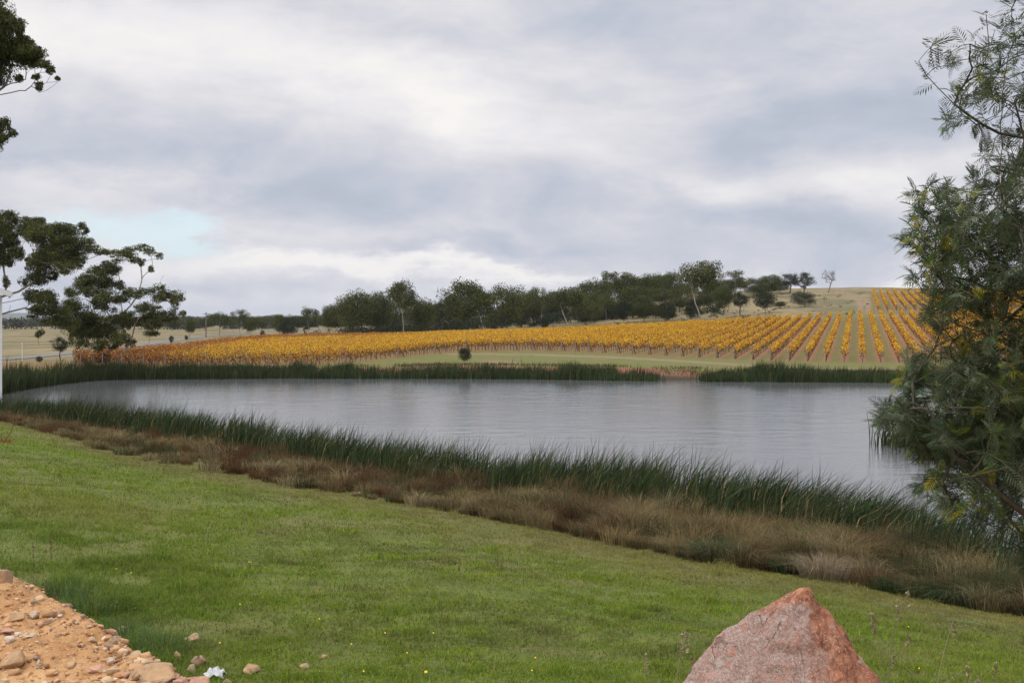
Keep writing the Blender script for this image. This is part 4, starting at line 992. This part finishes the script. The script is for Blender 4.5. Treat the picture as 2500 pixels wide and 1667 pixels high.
def boulder():
    D0 = 4.0
    ys = np.array([1440, 1455, 1480, 1519, 1551, 1591, 1664, 1760, 1880])
    xl = np.array([1946, 1915, 1868, 1797, 1751, 1717, 1649, 1590, 1560]); xr = np.array([1974, 1983, 2014, 2052, 2080, 2105, 2150, 2195, 2215])
    xf = np.array([1955, 1935, 1925, 1935, 1950, 1962, 1990, 2010, 2020])      # front ridge between the grey and the orange face
    nz, na = 110, 150; yy = 1440 + (1880 - 1440) * np.linspace(0, 1, nz) ** 1.15; V = []
    for i, y in enumerate(yy):
        l, r_, f_ = (np.interp(y, ys, a) for a in (xl, xr, xf)); wpx = (r_ - l) / F * D0
        X_l, X_r, X_f = ((v - 1250) / F * D0 for v in (l, r_, f_)); z = EYE - (y - HZ) / F * D0
        dep = .03 + .62 * (y - 1436) / 440
        poly = np.array([(X_l, D0), (X_l + .28 * (X_f - X_l), D0 - dep * .30), (X_f, D0 - dep * .52), (X_f + .55 * (X_r - X_f), D0 - dep * .34), (X_r, D0 + .02), (X_r - .2 * wpx, D0 + dep * .45), (X_l + .35 * wpx, D0 + dep * .5)])
        Pc = np.vstack([poly, poly[:1]]); s_ = np.concatenate([[0], np.cumsum(np.linalg.norm(np.diff(Pc, axis=0), axis=1))]); u = np.linspace(0, s_[-1], na, endpoint=False)
        ring = np.stack([np.interp(u, s_, Pc[:, 0]), np.interp(u, s_, Pc[:, 1])], 1)
        for _ in range(3): ring = (np.roll(ring, 1, 0) + 2 * ring + np.roll(ring, -1, 0)) / 4
        V.append(np.column_stack([ring, np.full(na, z)]))
    V = np.concatenate(V); cen = np.array([(1900 - 1250) / F * D0, D0, 5.6])
    n = V - cen; n[:, 2] *= .3; n /= np.linalg.norm(n, axis=1)[:, None]
    fade = np.clip((6.02 - V[:, 2]) / .05 + .25, .25, 1)
    dsp = (vn3(V * 9, 7) - .5) * .024 + (vn3(V * 26, 8) - .5) * .024 + (vn3(V * 70, 9) - .5) * .007 + (vn3(V * 150, 12) - .5) * .0035
    V = V + n * (dsp * fade)[:, None]
    V = np.vstack([V, [V[:na].mean(0) + [0, 0, .004]]])
    i = np.arange(nz - 1)[:, None]; j = np.arange(na)[None]; j2 = (j + 1) % na
    q = np.stack([i * na + j, (i + 1) * na + j, (i + 1) * na + j2, i * na + j2], -1).reshape(-1, 4); jj = np.arange(na)
    tri = np.stack([np.full(na, nz * na), jj, (jj + 1) % na], 1)
    m_, t, out = newmat('pink_granite'); o = t.node('ShaderNodeTexCoord').outputs['Object']
    x_, y_, z_ = t.sep(o)
    # weathered orange rind on the right-hand face and along the edges, greyish pink fresh face on the left
    nn = t.noise(o, 7, 6, .65); n2 = t.noise(o, 28, 6, .72); n3 = t.noise(o, 95, 5, .75); n4 = t.noise(o, 230, 3, .7)
    fresh = t.mix(t.ss(n3, .38, .62), (.235, .155, .125), (.385, .285, .24)); fresh = t.mix(t.ss(n2, .5, .68), fresh, (.42, .185, .13))
    fresh = t.mix(t.ss(n4, .58, .66), fresh, (.60, .54, .52)); fresh = t.mix(t.ss(t.noise(o, 160, 4, .8), .60, .68), fresh, (.16, .10, .09))
    rind = t.mix(t.ss(nn, .4, .6), (.42, .19, .105), (.32, .125, .07)); rind = t.mix(t.ss(n2, .46, .60), rind, (.20, .085, .05)); rind = t.mix(t.ss(n3, .56, .66), rind, (.62, .40, .29))
    side = t.m('ADD', t.m('SUBTRACT', x_, t.m('MULTIPLY', t.m('SUBTRACT', 6.0, z_), .10)), t.m('MULTIPLY', t.m('SUBTRACT', nn, .5), .6))
    f_ = t.m('MAXIMUM', t.ss(side, .99, 1.12), t.ss(t.m('ADD', z_, t.m('MULTIPLY', t.m('SUBTRACT', nn, .5), .2)), 5.93, 5.98))
    c = t.mix(f_, fresh, rind)
    cr_ = t.m('ABSOLUTE', t.m('SUBTRACT', t.noise(t.vm('MULTIPLY', o, (1, 1, .55)), 5.5, 5, .6, .8), .5))
    crk = t.m('SUBTRACT', 1.0, t.ss(cr_, .0, .010)); crk = t.m('MULTIPLY', crk, t.ss(nn, .42, .58))
    c = t.mix(t.m('MULTIPLY', crk, .75), c, (.09, .05, .035))
    c = t.mix(t.m('MULTIPLY', t.ss(t.noise(o, 13, 4, .6), .62, .68), .5), c, (.50, .46, .40))     # pale lichen
    h_ = t.m('ADD', t.m('MULTIPLY', n2, .6), t.m('ADD', t.m('MULTIPLY', n3, .5), t.m('SUBTRACT', t.m('MULTIPLY', n4, .25), t.m('MULTIPLY', crk, .6))))
    principled(t, out, c, .85, bump(t, h_, .8, .012), .3)
    o_ = link('boulder', mesh_np('boulder', V, [q, tri], m_, smooth=True)); tag(o_, 'large pointed pink granite boulder in the foreground at lower right', 'boulder')
boulder()

def white_sheet():
    D = ground_D(525, 1655); X = (525 - 1250) / F * D; z0 = gz(X, D); n = 22; V = []
    for i in range(n):
        for j in range(n):
            u, v = i / (n - 1) * 2 - 1, j / (n - 1) * 2 - 1; k = max(0, 1 - (u * u + v * v) * .55)
            V.append((u * .14 + .02 * math.sin(v * 5), v * .12, .015 + .13 * k + .035 * (vn(np.array([u * 3.5 + 5]), np.array([v * 3.5 + 3]), 4)[0] - .5) + .03 * math.sin(u * 9 + v * 4) * k))
    q = [(i * n + j, (i + 1) * n + j, (i + 1) * n + j + 1, i * n + j + 1) for i in range(n - 1) for j in range(n - 1)]
    o = link('plastic_sheet', mesh_np('plastic_sheet', np.array(V) * .8, [np.array(q)], plain('dusty_plastic', (.40, .40, .40), (.62, .62, .63), 14, .5))); o.location = (X, D, z0)
    m2 = o.modifiers.new('thick', 'SOLIDIFY'); m2.thickness = .003
    tag(o, 'crumpled white plastic sheet caught in grass beside the slab stones', 'plastic sheet')
white_sheet()

def stalks(px, D, n, h, spread, label, cols, group=None):
    X = (px - 1250) / F * D; z0 = gz(X, D); ch = []; LV, LQ, LT_, off = [], [], [], 0
    for i in range(n):
        b = np.array([rng.normal(0, spread * .4), rng.normal(0, spread * .4), -.03]); hh = h * rng.uniform(.6, 1.05); a = rng.uniform(-1, 1, 2) * spread * 1.2
        pts = [b + np.array([a[0] * t * t, a[1] * t * t, hh * t]) for t in np.linspace(0, 1, 7)]; ch.append((pts, np.linspace(.0013, .0007, 7) * (1 + D * .12)))
        C = [pts[-1] - np.array([0, 0, k * hh * .035]) for k in range(6)]
        LV.append(leaves(C, [(.006 + .0006 * D,) * 2 + (.02,)] * 6, 5, .016 + .0010 * D, cols, asp=.4))
    o = empty('grass_stalks', (X, D, z0))
    T = pick(cols, 1, 0)[0]
    for c_, (v, q_, t_) in zip(ch, LV):
        V, q = tubes([c_], 4); st = child('stem', mesh_np('stalk', V, [q], M_straw, np.tile(T, (len(V), 1))), o)
        child('seed_head', mesh_np('seed_head', v, [q_], M_straw, t_), st)
    return tag(o, label, 'grass stalks', group)
STR = [(.36, .32, .19), (.27, .24, .13)]
stalks(2195, 4.9, 5, .46, .10, 'pale seeding grass stalks just right of the pink boulder', STR)
stalks(2310, 5.0, 5, .42, .16, 'sparse dry grass stalks at the bottom right of the frame', STR)
stalks(1630, 4.9, 4, .50, .12, 'thin dry grass stalks at the left foot of the pink boulder', STR)
stalks(112, 13.0, 9, 1.0, .16, 'tall brown dock stalks in the long grass by the soil heap', [(.16, .10, .06), (.2, .13, .08)])
stalks(28, 15.5, 12, 1.0, .35, 'reddish seeding stalks at the left frame edge above the soil heap', [(.17, .10, .07), (.2, .15, .1)])
for i, (px, y, h_, lab) in enumerate([(170, 1462, .5, 'bluish-green long grass tuft on the heap side, uppermost of the tufts along the soil'), (225, 1500, .5, 'long arching grass tuft in the middle of the soil edge'), (300, 1565, .45, 'lush grass tuft above the pink crest stone'), (395, 1590, .45, 'lush grass tuft behind the rubble end of the heap'), (60, 1420, .5, 'long grass tuft beside the grey boulder at the left edge')]):
    tussock(px, max(ground_D(px, y), 8.6 + px / 400), .45, h_ * 1.0, [(.07, .13, .035), (.10, .16, .045), (.14, .17, .07)], lab, 170, .9, wd=.009)

def flowers():
    fl = [(1040, 1658, 1), (858, 1588, 0), (1058, 1560, 0), (940, 1560, 0), (888, 1656, 0), (994, 1610, 0), (1307, 1622, 0), (1299, 1654, 0), (780, 1525, 0), (320, 1410, 0), (284, 1400, 0), (410, 1354, 0), (608, 1382, 0), (2212, 1586, 0), (2244, 1648, 0), (2218, 1542, 0), (586, 1488, 0), (537, 1585, 0), (612, 1383, 0)]
    a = np.arange(8) * 2 * math.pi / 8
    ring = lambda r, z: np.stack([r * np.cos(a), r * np.sin(a), np.full(8, z)], 1)
    j = np.arange(8); V = np.concatenate([ring(.022, .0), ring(.026, .009), ring(.012, .014)]); q = np.concatenate([np.stack([j + k * 8, (j + 1) % 8 + k * 8, (j + 1) % 8 + k * 8 + 8, j + k * 8 + 8], 1) for k in (0, 1)])
    m_ = plain('yellow_petals', (.75, .50, .02), (.8, .58, .04), 20, .7); head = mesh_np('flower_head', V, [q, (j + 16)[None]], m_)
    Vs, qs = tubes([([(0, 0, -.09), (.004, 0, -.04), (0, 0, 0)], [.003, .003, .003])], 4); stem = mesh_np('flower_stem', Vs, [qs], M_twig)
    for x, y, b in fl:
        D = ground_D(x, y); X = (x - 1250) / F * D; o = empty('dandelion', (X, D, gz(X, D) + .085), 0, (.8 if b else .45,) * 3)
        h = link('flower_head', head, o); h.rotation_euler = (R(35), 0, 0); link('stem', stem, o)
        tag(o, 'tiny yellow dandelion flower dotted in the lawn', 'flower', 'dandelions in the lawn')
flowers()

def debris():   # the reddish twig heap at the left margin
    D = ground_D(6, 1082); X = (6 - 1250) / F * D; z0 = gz(X, D); ch = []
    for i in range(46):
        a = rng.uniform(0, 6.28); r_ = rng.uniform(.1, .55); p = np.array([rng.normal(0, .25), rng.normal(0, .2), .05]); ch.append(([p, p + [math.cos(a) * r_, math.sin(a) * r_ * .6, rng.uniform(.02, .28)]], [.014, .006]))
    ch.append(([(0, 0, 0), (.35, 0, .45), (.5, 0, .85)], [.03, .025, .015]))
    V, q = tubes(ch, 4); o = link('twig_pile', mesh_np('twig_pile', V, [q], plain('rust_twigs', (.16, .06, .03), (.26, .12, .06), 8, .9))); o.location = (X, D, z0)
    tag(o, 'small heap of rust-coloured twigs on the lawn at the left margin', 'twig pile')
debris()

# ------------------------------------------------------------------ white building at the left edge, far posts and poles
def box(name, lo, hi, mat, parent, bev=.0):
    bm = bmesh.new(); bmesh.ops.create_cube(bm, size=1)
    for v in bm.verts: v.co = Vector([(lo[i] + hi[i]) / 2 + v.co[i] * (hi[i] - lo[i]) for i in range(3)])
    if bev: bmesh.ops.bevel(bm, geom=list(bm.edges), offset=bev, segments=2, affect='EDGES')
    me = bpy.data.meshes.new(name); bm.to_mesh(me); bm.free(); me.materials.append(mat); return child(name, me, parent)
def building():
    D = 79.0; xr_ = (4 - 1250) / F * D; z0 = gz(xr_ - 3, D) - .3; ze = EYE - (712 - HZ) / F * D - z0; o = empty('white_building', (xr_, D, z0), R(25.6))
    box('wall', (-12, 0, 0), (0, 9, ze - .25), plain('white_cladding', (.66, .66, .65), (.74, .74, .73), 1.5, .6), o)
    box('corner_board', (-.1, -.03, 0), (.03, .12, ze - .26), M_white, o, .004)
    # pitched roof with fascia and gutter, eaves overhanging to the right
    e = .62; bm = bmesh.new(); t_ = .10
    pr = [(e, ze), (-6, ze + 2.0), (-12 - e, ze)]
    for yy in (-.7, 9.7):
        for (a, b) in pr: bm.verts.new((a, yy, b))
        for (a, b) in pr: bm.verts.new((a, yy, b - t_))
    v = list(bm.verts); bm.verts.ensure_lookup_table()
    for f_ in [(0, 1, 7, 6), (1, 2, 8, 7), (3, 9, 10, 4), (4, 10, 11, 5), (0, 3, 4, 1), (1, 4, 5, 2), (6, 7, 10, 9), (7, 8, 11, 10), (0, 6, 9, 3), (2, 5, 11, 8)]: bm.faces.new([v[i] for i in f_])
    bmesh.ops.recalc_face_normals(bm, faces=list(bm.faces)); me = bpy.data.meshes.new('roof'); bm.to_mesh(me); bm.free(); me.materials.append(M_rooft); child('roof', me, o)
    box('gutter', (e - .02, -.68, ze - .30), (e + .1, 9.68, ze - .105), M_white, o, .02)
    # raking fascia on the gable
    bm = bmesh.new()
    for yy in (-.745, -.702):
        for (a, b) in [(e, ze - .02), (-6, ze + 1.98), (-6, ze + 1.62), (e, ze - .38)]: bm.verts.new((a, yy, b))
    v = list(bm.verts)
    for f_ in [(0, 1, 2, 3), (4, 5, 6, 7), (0, 1, 5, 4), (1, 2, 6, 5), (2, 3, 7, 6), (3, 0, 4, 7)]: bm.faces.new([v[i] for i in f_])
    bmesh.ops.recalc_face_normals(bm, faces=list(bm.faces)); me = bpy.data.meshes.new('fascia'); bm.to_mesh(me); bm.free(); me.materials.append(M_white); child('fascia', me, o)
    tag(o, 'white weatherboard building corner with overhanging eave at the left frame edge', 'building')
building()
def pole(px, D, ytop, label, r=.14, cross=True):
    X = (px - 1250) / F * D; z = gz(X, D); H = EYE - (ytop - HZ) / F * D - z; o = empty('power_pole', (X, D, z))
    V, q = tubes([([(0, 0, -.3), (0, 0, H)], [r, r * .75])], 8); child('pole', mesh_np('pole', V, [q], M_post), o)
    if cross: box('crossarm', (-1.1, -.17, H - .7), (1.1, -.09 - .05, H - .55), M_post, o)
    for sx in (-.9, .9): box('insulator', (sx - .06, -.2, H - .548), (sx + .06, -.1, H - .3), M_white, o)
    return tag(o, label, 'power pole')
pole(503, 340, 762, 'wooden power pole beside the road left of the spreading gum', .2)
def thin_post(px, D, ytop, label):
    X = (px - 1250) / F * D; z = gz(X, D); H = EYE - (ytop - HZ) / F * D - z; o = empty('marker_post', (X, D, z))
    V, q = tubes([([(0, 0, -.3), (0, 0, H)], [.04, .035])], 8); child('post', mesh_np('marker', V, [q], M_white), o)
    V, q = tubes([([(0, 0, H), (0, 0, H + .08)], [.075, .07])], 8); child('cap', mesh_np('cap', V, [q, np.arange(8, 16)[None]], M_white), o)
    return tag(o, label, 'post')
thin_post(54, 158, 838, 'thin white post standing in the dry paddock at far left')
for i, (px, D) in enumerate([(1252, 131.5), (1273, 131.8)]):
    X = (px - 1250) / F * D; V, q = tubes([([(0, 0, -.2), (0, 0, .75)], [.05, .05])], 6)
    o = link('short_post', mesh_np('short_post', V, [q, np.arange(6, 12)[None]], M_vinewood)); o.location = (X, D, gz(X, D)); tag(o, ['short dark post on the far bank, left of a pair', 'short dark post on the far bank, right of a pair'][i], 'post')
def snag(px, D, w_, label):
    X = (px - 1250) / F * D; ch = []
    for i in range(90):
        p = np.array([rng.normal(0, w_ * .35), rng.normal(0, .5), rng.uniform(.1, .7)]); a = rng.uniform(0, 6.28); l = rng.uniform(.3, 1.0); ch.append(([p, p + [math.cos(a) * l * .5, math.sin(a) * l * .3, l * .3], p + [math.cos(a) * l, math.sin(a) * l * .5, rng.uniform(-.2, .5) * l]], [.03, .022, .012]))
    V, q = tubes(ch, 4); o = link('brush_pile', mesh_np('brush_pile', V, [q], M_greybark)); o.location = (X, D, gz(X, D)); return tag(o, label, 'brush pile')
snag(930, 127.5, 2.6, 'grey heap of dead branches at the waterline between two reed belts')

# distant hills
def hills():
    n = 260; V = []; ang = np.linspace(R(-75), R(75), n)
    rr = [7000, 8200, 9500, 11500]
    for k, r_ in enumerate(rr):
        hgt = [0, .55, 1, 0][k]; z = -8 + hgt * (10 + 60 * sstep(fbm(ang * 9, ang * 0 + 3 + k * .01, 51, 4), .2, .9) * sstep(-ang, .05, .45) + 8)
        V.append(np.stack([r_ * np.sin(ang), r_ * np.cos(ang), z], 1))
    V = np.concatenate(V); i = np.arange(3)[:, None]; j = np.arange(n - 1)[None]
    q = np.stack([i * n + j, i * n + j + 1, (i + 1) * n + j + 1, (i + 1) * n + j], -1).reshape(-1, 4)
    tag(link('hills', mesh_np('hills', V, [q], plain('forested_hills', (.05, .06, .035), (.08, .085, .05), .002, .95), smooth=True)), kind='structure')
hills()
def far_wood():
    C, Rd = [], []
    for i in range(520):
        D = rng.choice([620, 850, 1200, 1700]) * rng.uniform(.92, 1.08); px = rng.uniform(-500, 1500)
        X = (px - 1250) / F * D; h_ = rng.uniform(4.0, 7.5) * (1 if D < 1500 else 1.3); z = gz(X, D); C.append((X, D, z + h_ * .4)); Rd.append((rng.uniform(4, 9), 6, h_ * .6))
    V, q, t_ = leaves(C, Rd, 210, 1.15, [(.055, .062, .040), (.07, .075, .05), (.045, .05, .035)], asp=.7)
    tag(link('distant_woodland', mesh_np('distant_woodland', V, [q], M_hero, t_)), 'low grey-green tree belt along the plain on the horizon', 'woodland', kind='stuff')
far_wood()
def scrub():    # low bushes and rough growth on the hillside and the far bank verge
    C, Rd = [], []
    for i in range(900):
        px = rng.uniform(740, 2120); D = rng.uniform(285, 420); X = (px - 1250) / F * D
        if px > 1900 and rng.uniform() < .75: continue
        if fbm(np.array([X / 14]), np.array([D / 14]), 55)[0] < .46: continue
        h_ = rng.uniform(.3, 1.3); C.append((X, D, gz(X, D) + h_ * .35)); Rd.append((h_ * 1.1, h_ * 1.1, h_ * .6))
    V, q, t_ = leaves(C, Rd, 26, .30, [(.085, .075, .045), (.06, .06, .03), (.11, .09, .05)], asp=.6)
    tag(link('hillside_scrub', mesh_np('hillside_scrub', V, [q], M_straw, t_)), 'patchy low scrub over the dry hillside under the trees', 'scrub', kind='stuff')
    n = 30000; px = rng.uniform(-100, 2700, n); fa = colv(FA, px); D = fa + rng.uniform(.6, 6.5, n) ** 1.0; X = (px - 1250) / F * D
    ok = rng.uniform(0, 1, n) < sstep(fbm(X / 3, D / 3, 57, 3), .42, .62) * np.where(px > 1100, .55, 1); X, D, px = X[ok], D[ok], px[ok]; n = len(X)
    g = pick([(.10, .095, .045), (.14, .11, .06), (.06, .075, .03), (.16, .09, .06)], n, .2)
    V, q, tr, c = blades(np.stack([X, D, height(X, D)], 1), rng.uniform(.15, .55, n), np.full(n, .06), rng.normal(0, .3, (n, 2)), rng.uniform(0, 3.14, n), rng.normal(0, .3, (n, 2)), g)
    tag(link('bank_grass', mesh_np('bank_grass', V, [q, tr], M_straw, c)), 'rough grey and brown grass along the top of the far bank', 'grass', kind='stuff')
scrub()

def understorey():
    C, Rd = [], []
    for i in range(1500):
        px = rng.uniform(830, 1760); D = rng.uniform(296, 375); X = (px - 1250) / F * D
        if fbm(np.array([X / 9]), np.array([D / 9]), 155)[0] < .40 + .10 * (px > 1600) or (px > 1000 and D < 318): continue
        h_ = rng.uniform(1.2, 4.2); C.append((X, D, gz(X, D) + h_ * .4)); Rd.append((h_ * .8, h_ * .8, h_ * .55))
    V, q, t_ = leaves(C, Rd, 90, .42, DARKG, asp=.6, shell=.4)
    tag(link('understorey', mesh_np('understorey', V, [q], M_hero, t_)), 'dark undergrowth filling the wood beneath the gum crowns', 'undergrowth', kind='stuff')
understorey()
def haze():
    bm = bmesh.new(); bmesh.ops.create_cube(bm, size=1)
    for v in bm.verts: v.co = Vector((v.co.x * 33000, v.co.y * 33000, -16 + (v.co.z + .5) * 150))
    me = bpy.data.meshes.new('haze'); bm.to_mesh(me); bm.free()
    m_, t, out = newmat('haze'); p = t.node('ShaderNodeVolumePrincipled'); p.inputs['Color'].default_value = (.80, .87, .97, 1); p.inputs['Density'].default_value = .00006; p.inputs['Anisotropy'].default_value = .2
    t.l.new(p.outputs[0], out.inputs['Volume']); me.materials.append(m_)
    tag(link('haze', me), 'thin bluish air over the distant plain', 'haze', kind='stuff')
haze()

# ------------------------------------------------------------------ the near wattle on the right
def wattle():
    lefty = [(-250, 2400), (-60, 2390), (0, 2392), (30, 2372), (60, 2372), (80, 2345), (105, 2232), (160, 2236), (205, 2240), (235, 2262), (280, 2255), (305, 2285), (322, 2380), (335, 2330), (352, 2300), (400, 2340), (430, 2275), (460, 2222), (500, 2212), (530, 2214), (580, 2192), (600, 2194), (650, 2208), (680, 2182), (720, 2190),
             (760, 2235), (800, 2262), (840, 2262), (870, 2200), (910, 2175), (960, 2180), (985, 2150), (1000, 2128), (1025, 2130), (1050, 2195), (1100, 2215), (1130, 2250), (1170, 2215), (1195, 2245), (1230, 2290), (1265, 2345), (1300, 2400), (1350, 2450), (1400, 2500), (1500, 2600)]
    ly = np.array([a[0] for a in lefty], float); lx = np.array([a[1] for a in lefty], float)
    D0 = 5.0; base = np.array([*((2790 - 1250) / F * 5.3,), 5.3]); base = np.array([base[0], base[1], gz(base[0], base[1]) - .05])
    sk = Skel(); P_ = lambda x, y, dd=0: at(x, y, D0 + dd) - base
    sk.chain([np.array([0, 0, 0.]), P_(2775, 1500, .2), P_(2740, 1300, .1), P_(2690, 1100), P_(2660, 900), P_(2640, 700), P_(2625, 500), P_(2600, 300), P_(2585, 100), P_(2570, -100), P_(2560, -300)])
    sk.chain([P_(2690, 1100), P_(2620, 900, -.2), P_(2560, 700, -.3), P_(2500, 560, -.4), P_(2440, 500, -.4)], 3)
    sk.chain([P_(2560, 420), P_(2500, 337), P_(2440, 326), P_(2400, 305), P_(2370, 285), P_(2330, 255), P_(2290, 215), P_(2262, 185), P_(2243, 150)], 6)
    sk.chain([P_(2640, 1330), P_(2560, 1290, -.2), P_(2500, 1252, -.3), P_(2440, 1205, -.3), P_(2380, 1150, -.3), P_(2310, 1100, -.4), P_(2285, 1050, -.4), P_(2262, 985, -.4)], 2)
    sk.chain([P_(2600, 1050, .3), P_(2520, 990, .3), P_(2430, 900, .3), P_(2420, 830, .3), P_(2410, 760, .3)], 3)
    n = 3000; pts = []
    while len(pts) < n:
        y = rng.uniform(-230, 1420); x = rng.uniform(2120, 2960); l = np.interp(y, ly, lx) + 18
        if x < l: continue
        e = (x - l)
        p = np.clip((.20 + e / 200) if y < 430 else (.42 + e / 120), 0, 1) * np.interp(y, [-200, 300, 420, 520, 900, 1250, 1420], [.38, .34, .5, .9, 1, 1, .5])
        if 250 < y < 440 and x < 2440: p *= .4
        if 1180 < y < 1330 and x > 2330: p *= .55
        if vn(np.array([x / 60.]), np.array([y / 60.]), 33)[0] < .34: p *= .30
        if x > 2560: p *= .32
        if rng.uniform() > p: continue
        dep = rng.normal(0, .33) * min(1, .35 + e / 200)
        pts.append(P_(x, y, dep))
    main = [pts[i] for i in range(0, 420)]; sk.grow(main, up=.25, jit=.05, seg=.10, zpen=.5)
    ends = sk.grow(pts[420:], up=.15, jit=.05, seg=.06, zpen=.4)
    par = np.array(sk.par); haschild = np.zeros(len(par), bool); haschild[par[par >= 0]] = True
    tips = np.where(~haschild)[0]
    # fronds
    def frond_template(seed, np_=8, curl=.25):
        r = np.random.default_rng(seed); V, Q = [], []; off = 0
        for k in range(np_):
            t = .14 + .86 * k / (np_ - 1); base_ = np.array([t, 0, -curl * t * t]); ln = .44 * math.sin(math.pi * (.22 + .70 * t)) ** .8 * r.uniform(.85, 1.1); ang = R(62 - 24 * t)
            for s_ in (-1, 1):
                dv = np.array([math.cos(ang), s_ * math.sin(ang), -.18 + r.normal(0, .08)]) * ln; sd_ = np.array([-s_ * math.sin(ang) * 1, math.cos(ang), 0]) * ln * .075; 
                lift = np.array([0, 0, .035 * ln])
                V += [base_, base_ + dv * .45 + sd_ + lift, base_ + dv, base_ + dv * .45 - sd_ - lift]; Q.append([off, off + 1, off + 2, off + 3]); off += 4
        V += [np.array([-.15, -.012, 0]), np.array([-.15, .012, 0]), np.array([1, .006, -curl]), np.array([1, -.006, -curl])]; Q.append([off, off + 1, off + 2, off + 3])
        return np.array(V), np.array(Q)
    temps = [frond_template(i, 7 + i % 3, [.1, .25, .4, .55][i % 4]) for i in range(8)]
    place = []; P_arr = np.array(sk.p)
    for tnode in tips:
        k = tnode; chain = []
        while k >= 0 and len(chain) < 5: chain.append(k); k = par[k]
        dirt_ = P_arr[chain[0]] - P_arr[chain[min(2, len(chain) - 1)]]; dirt_ /= np.linalg.norm(dirt_) + 1e-9
        fresh = rng.uniform() < (.30 if vn(np.array([P_arr[tnode][0] * 4 + 50]), np.array([P_arr[tnode][2] * 4 + 50]), 35)[0] > .62 else .07)
        for j, nd in enumerate(chain[:4]):
            for _ in range((2 if rng.uniform() < .6 else 1) if j else 3):
                d_ = dirt_ * (.9 if j == 0 else .45) + rng.normal(0, .55, 3) + np.array([0, 0, -.05]); d_ /= np.linalg.norm(d_)
                q = P_arr[nd] + (P_arr[chain[max(0, j - 1)]] - P_arr[nd]) * rng.uniform(0, 1); place.append((q, d_, rng.uniform(.06, .10) * (.85 if j == 0 else 1), fresh and j < 2))
    VV, QQ, TT, off = [], [], [], 0
    for (q, d_, L, fresh) in place:
        V, Q = temps[rng.integers(8)]; side = np.cross(d_, [0, 0, 1.]); side /= np.linalg.norm(side) + 1e-9; side = side + rng.normal(0, .45, 3); side -= d_ * (side @ d_); side /= np.linalg.norm(side); up = np.cross(side, d_)
        W_ = V[:, :1] * d_ + V[:, 1:2] * side + V[:, 2:3] * up; VV.append(W_ * L + q); QQ.append(Q + off); off += len(V)
        c = np.array([(.070, .098, .045), (.046, .068, .034), (.12, .145, .085), (.070, .115, .032)][rng.choice(4, p=[.35, .3, .2, .15])]) if not fresh else np.array([(.20, .23, .03), (.26, .24, .025), (.14, .20, .035)][rng.integers(3)])
        TT.append(np.tile(c * rng.uniform(.75, 1.2), (len(V), 1)))
    o = empty('wattle_tree', base)
    V, q = sk.tubes(tip=.0016, exp=2.5, rmax=.05, sides=6); child('trunk', mesh_np('wattle_wood', V, [q], M_twig, smooth=True), o)
    child('foliage', mesh_np('wattle_foliage', np.concatenate(VV), [np.concatenate(QQ)], M_wattle, np.concatenate(TT)), o)
    tag(o, 'near feathery-leaved wattle with yellow-green tips filling the right side', 'tree')
wattle()
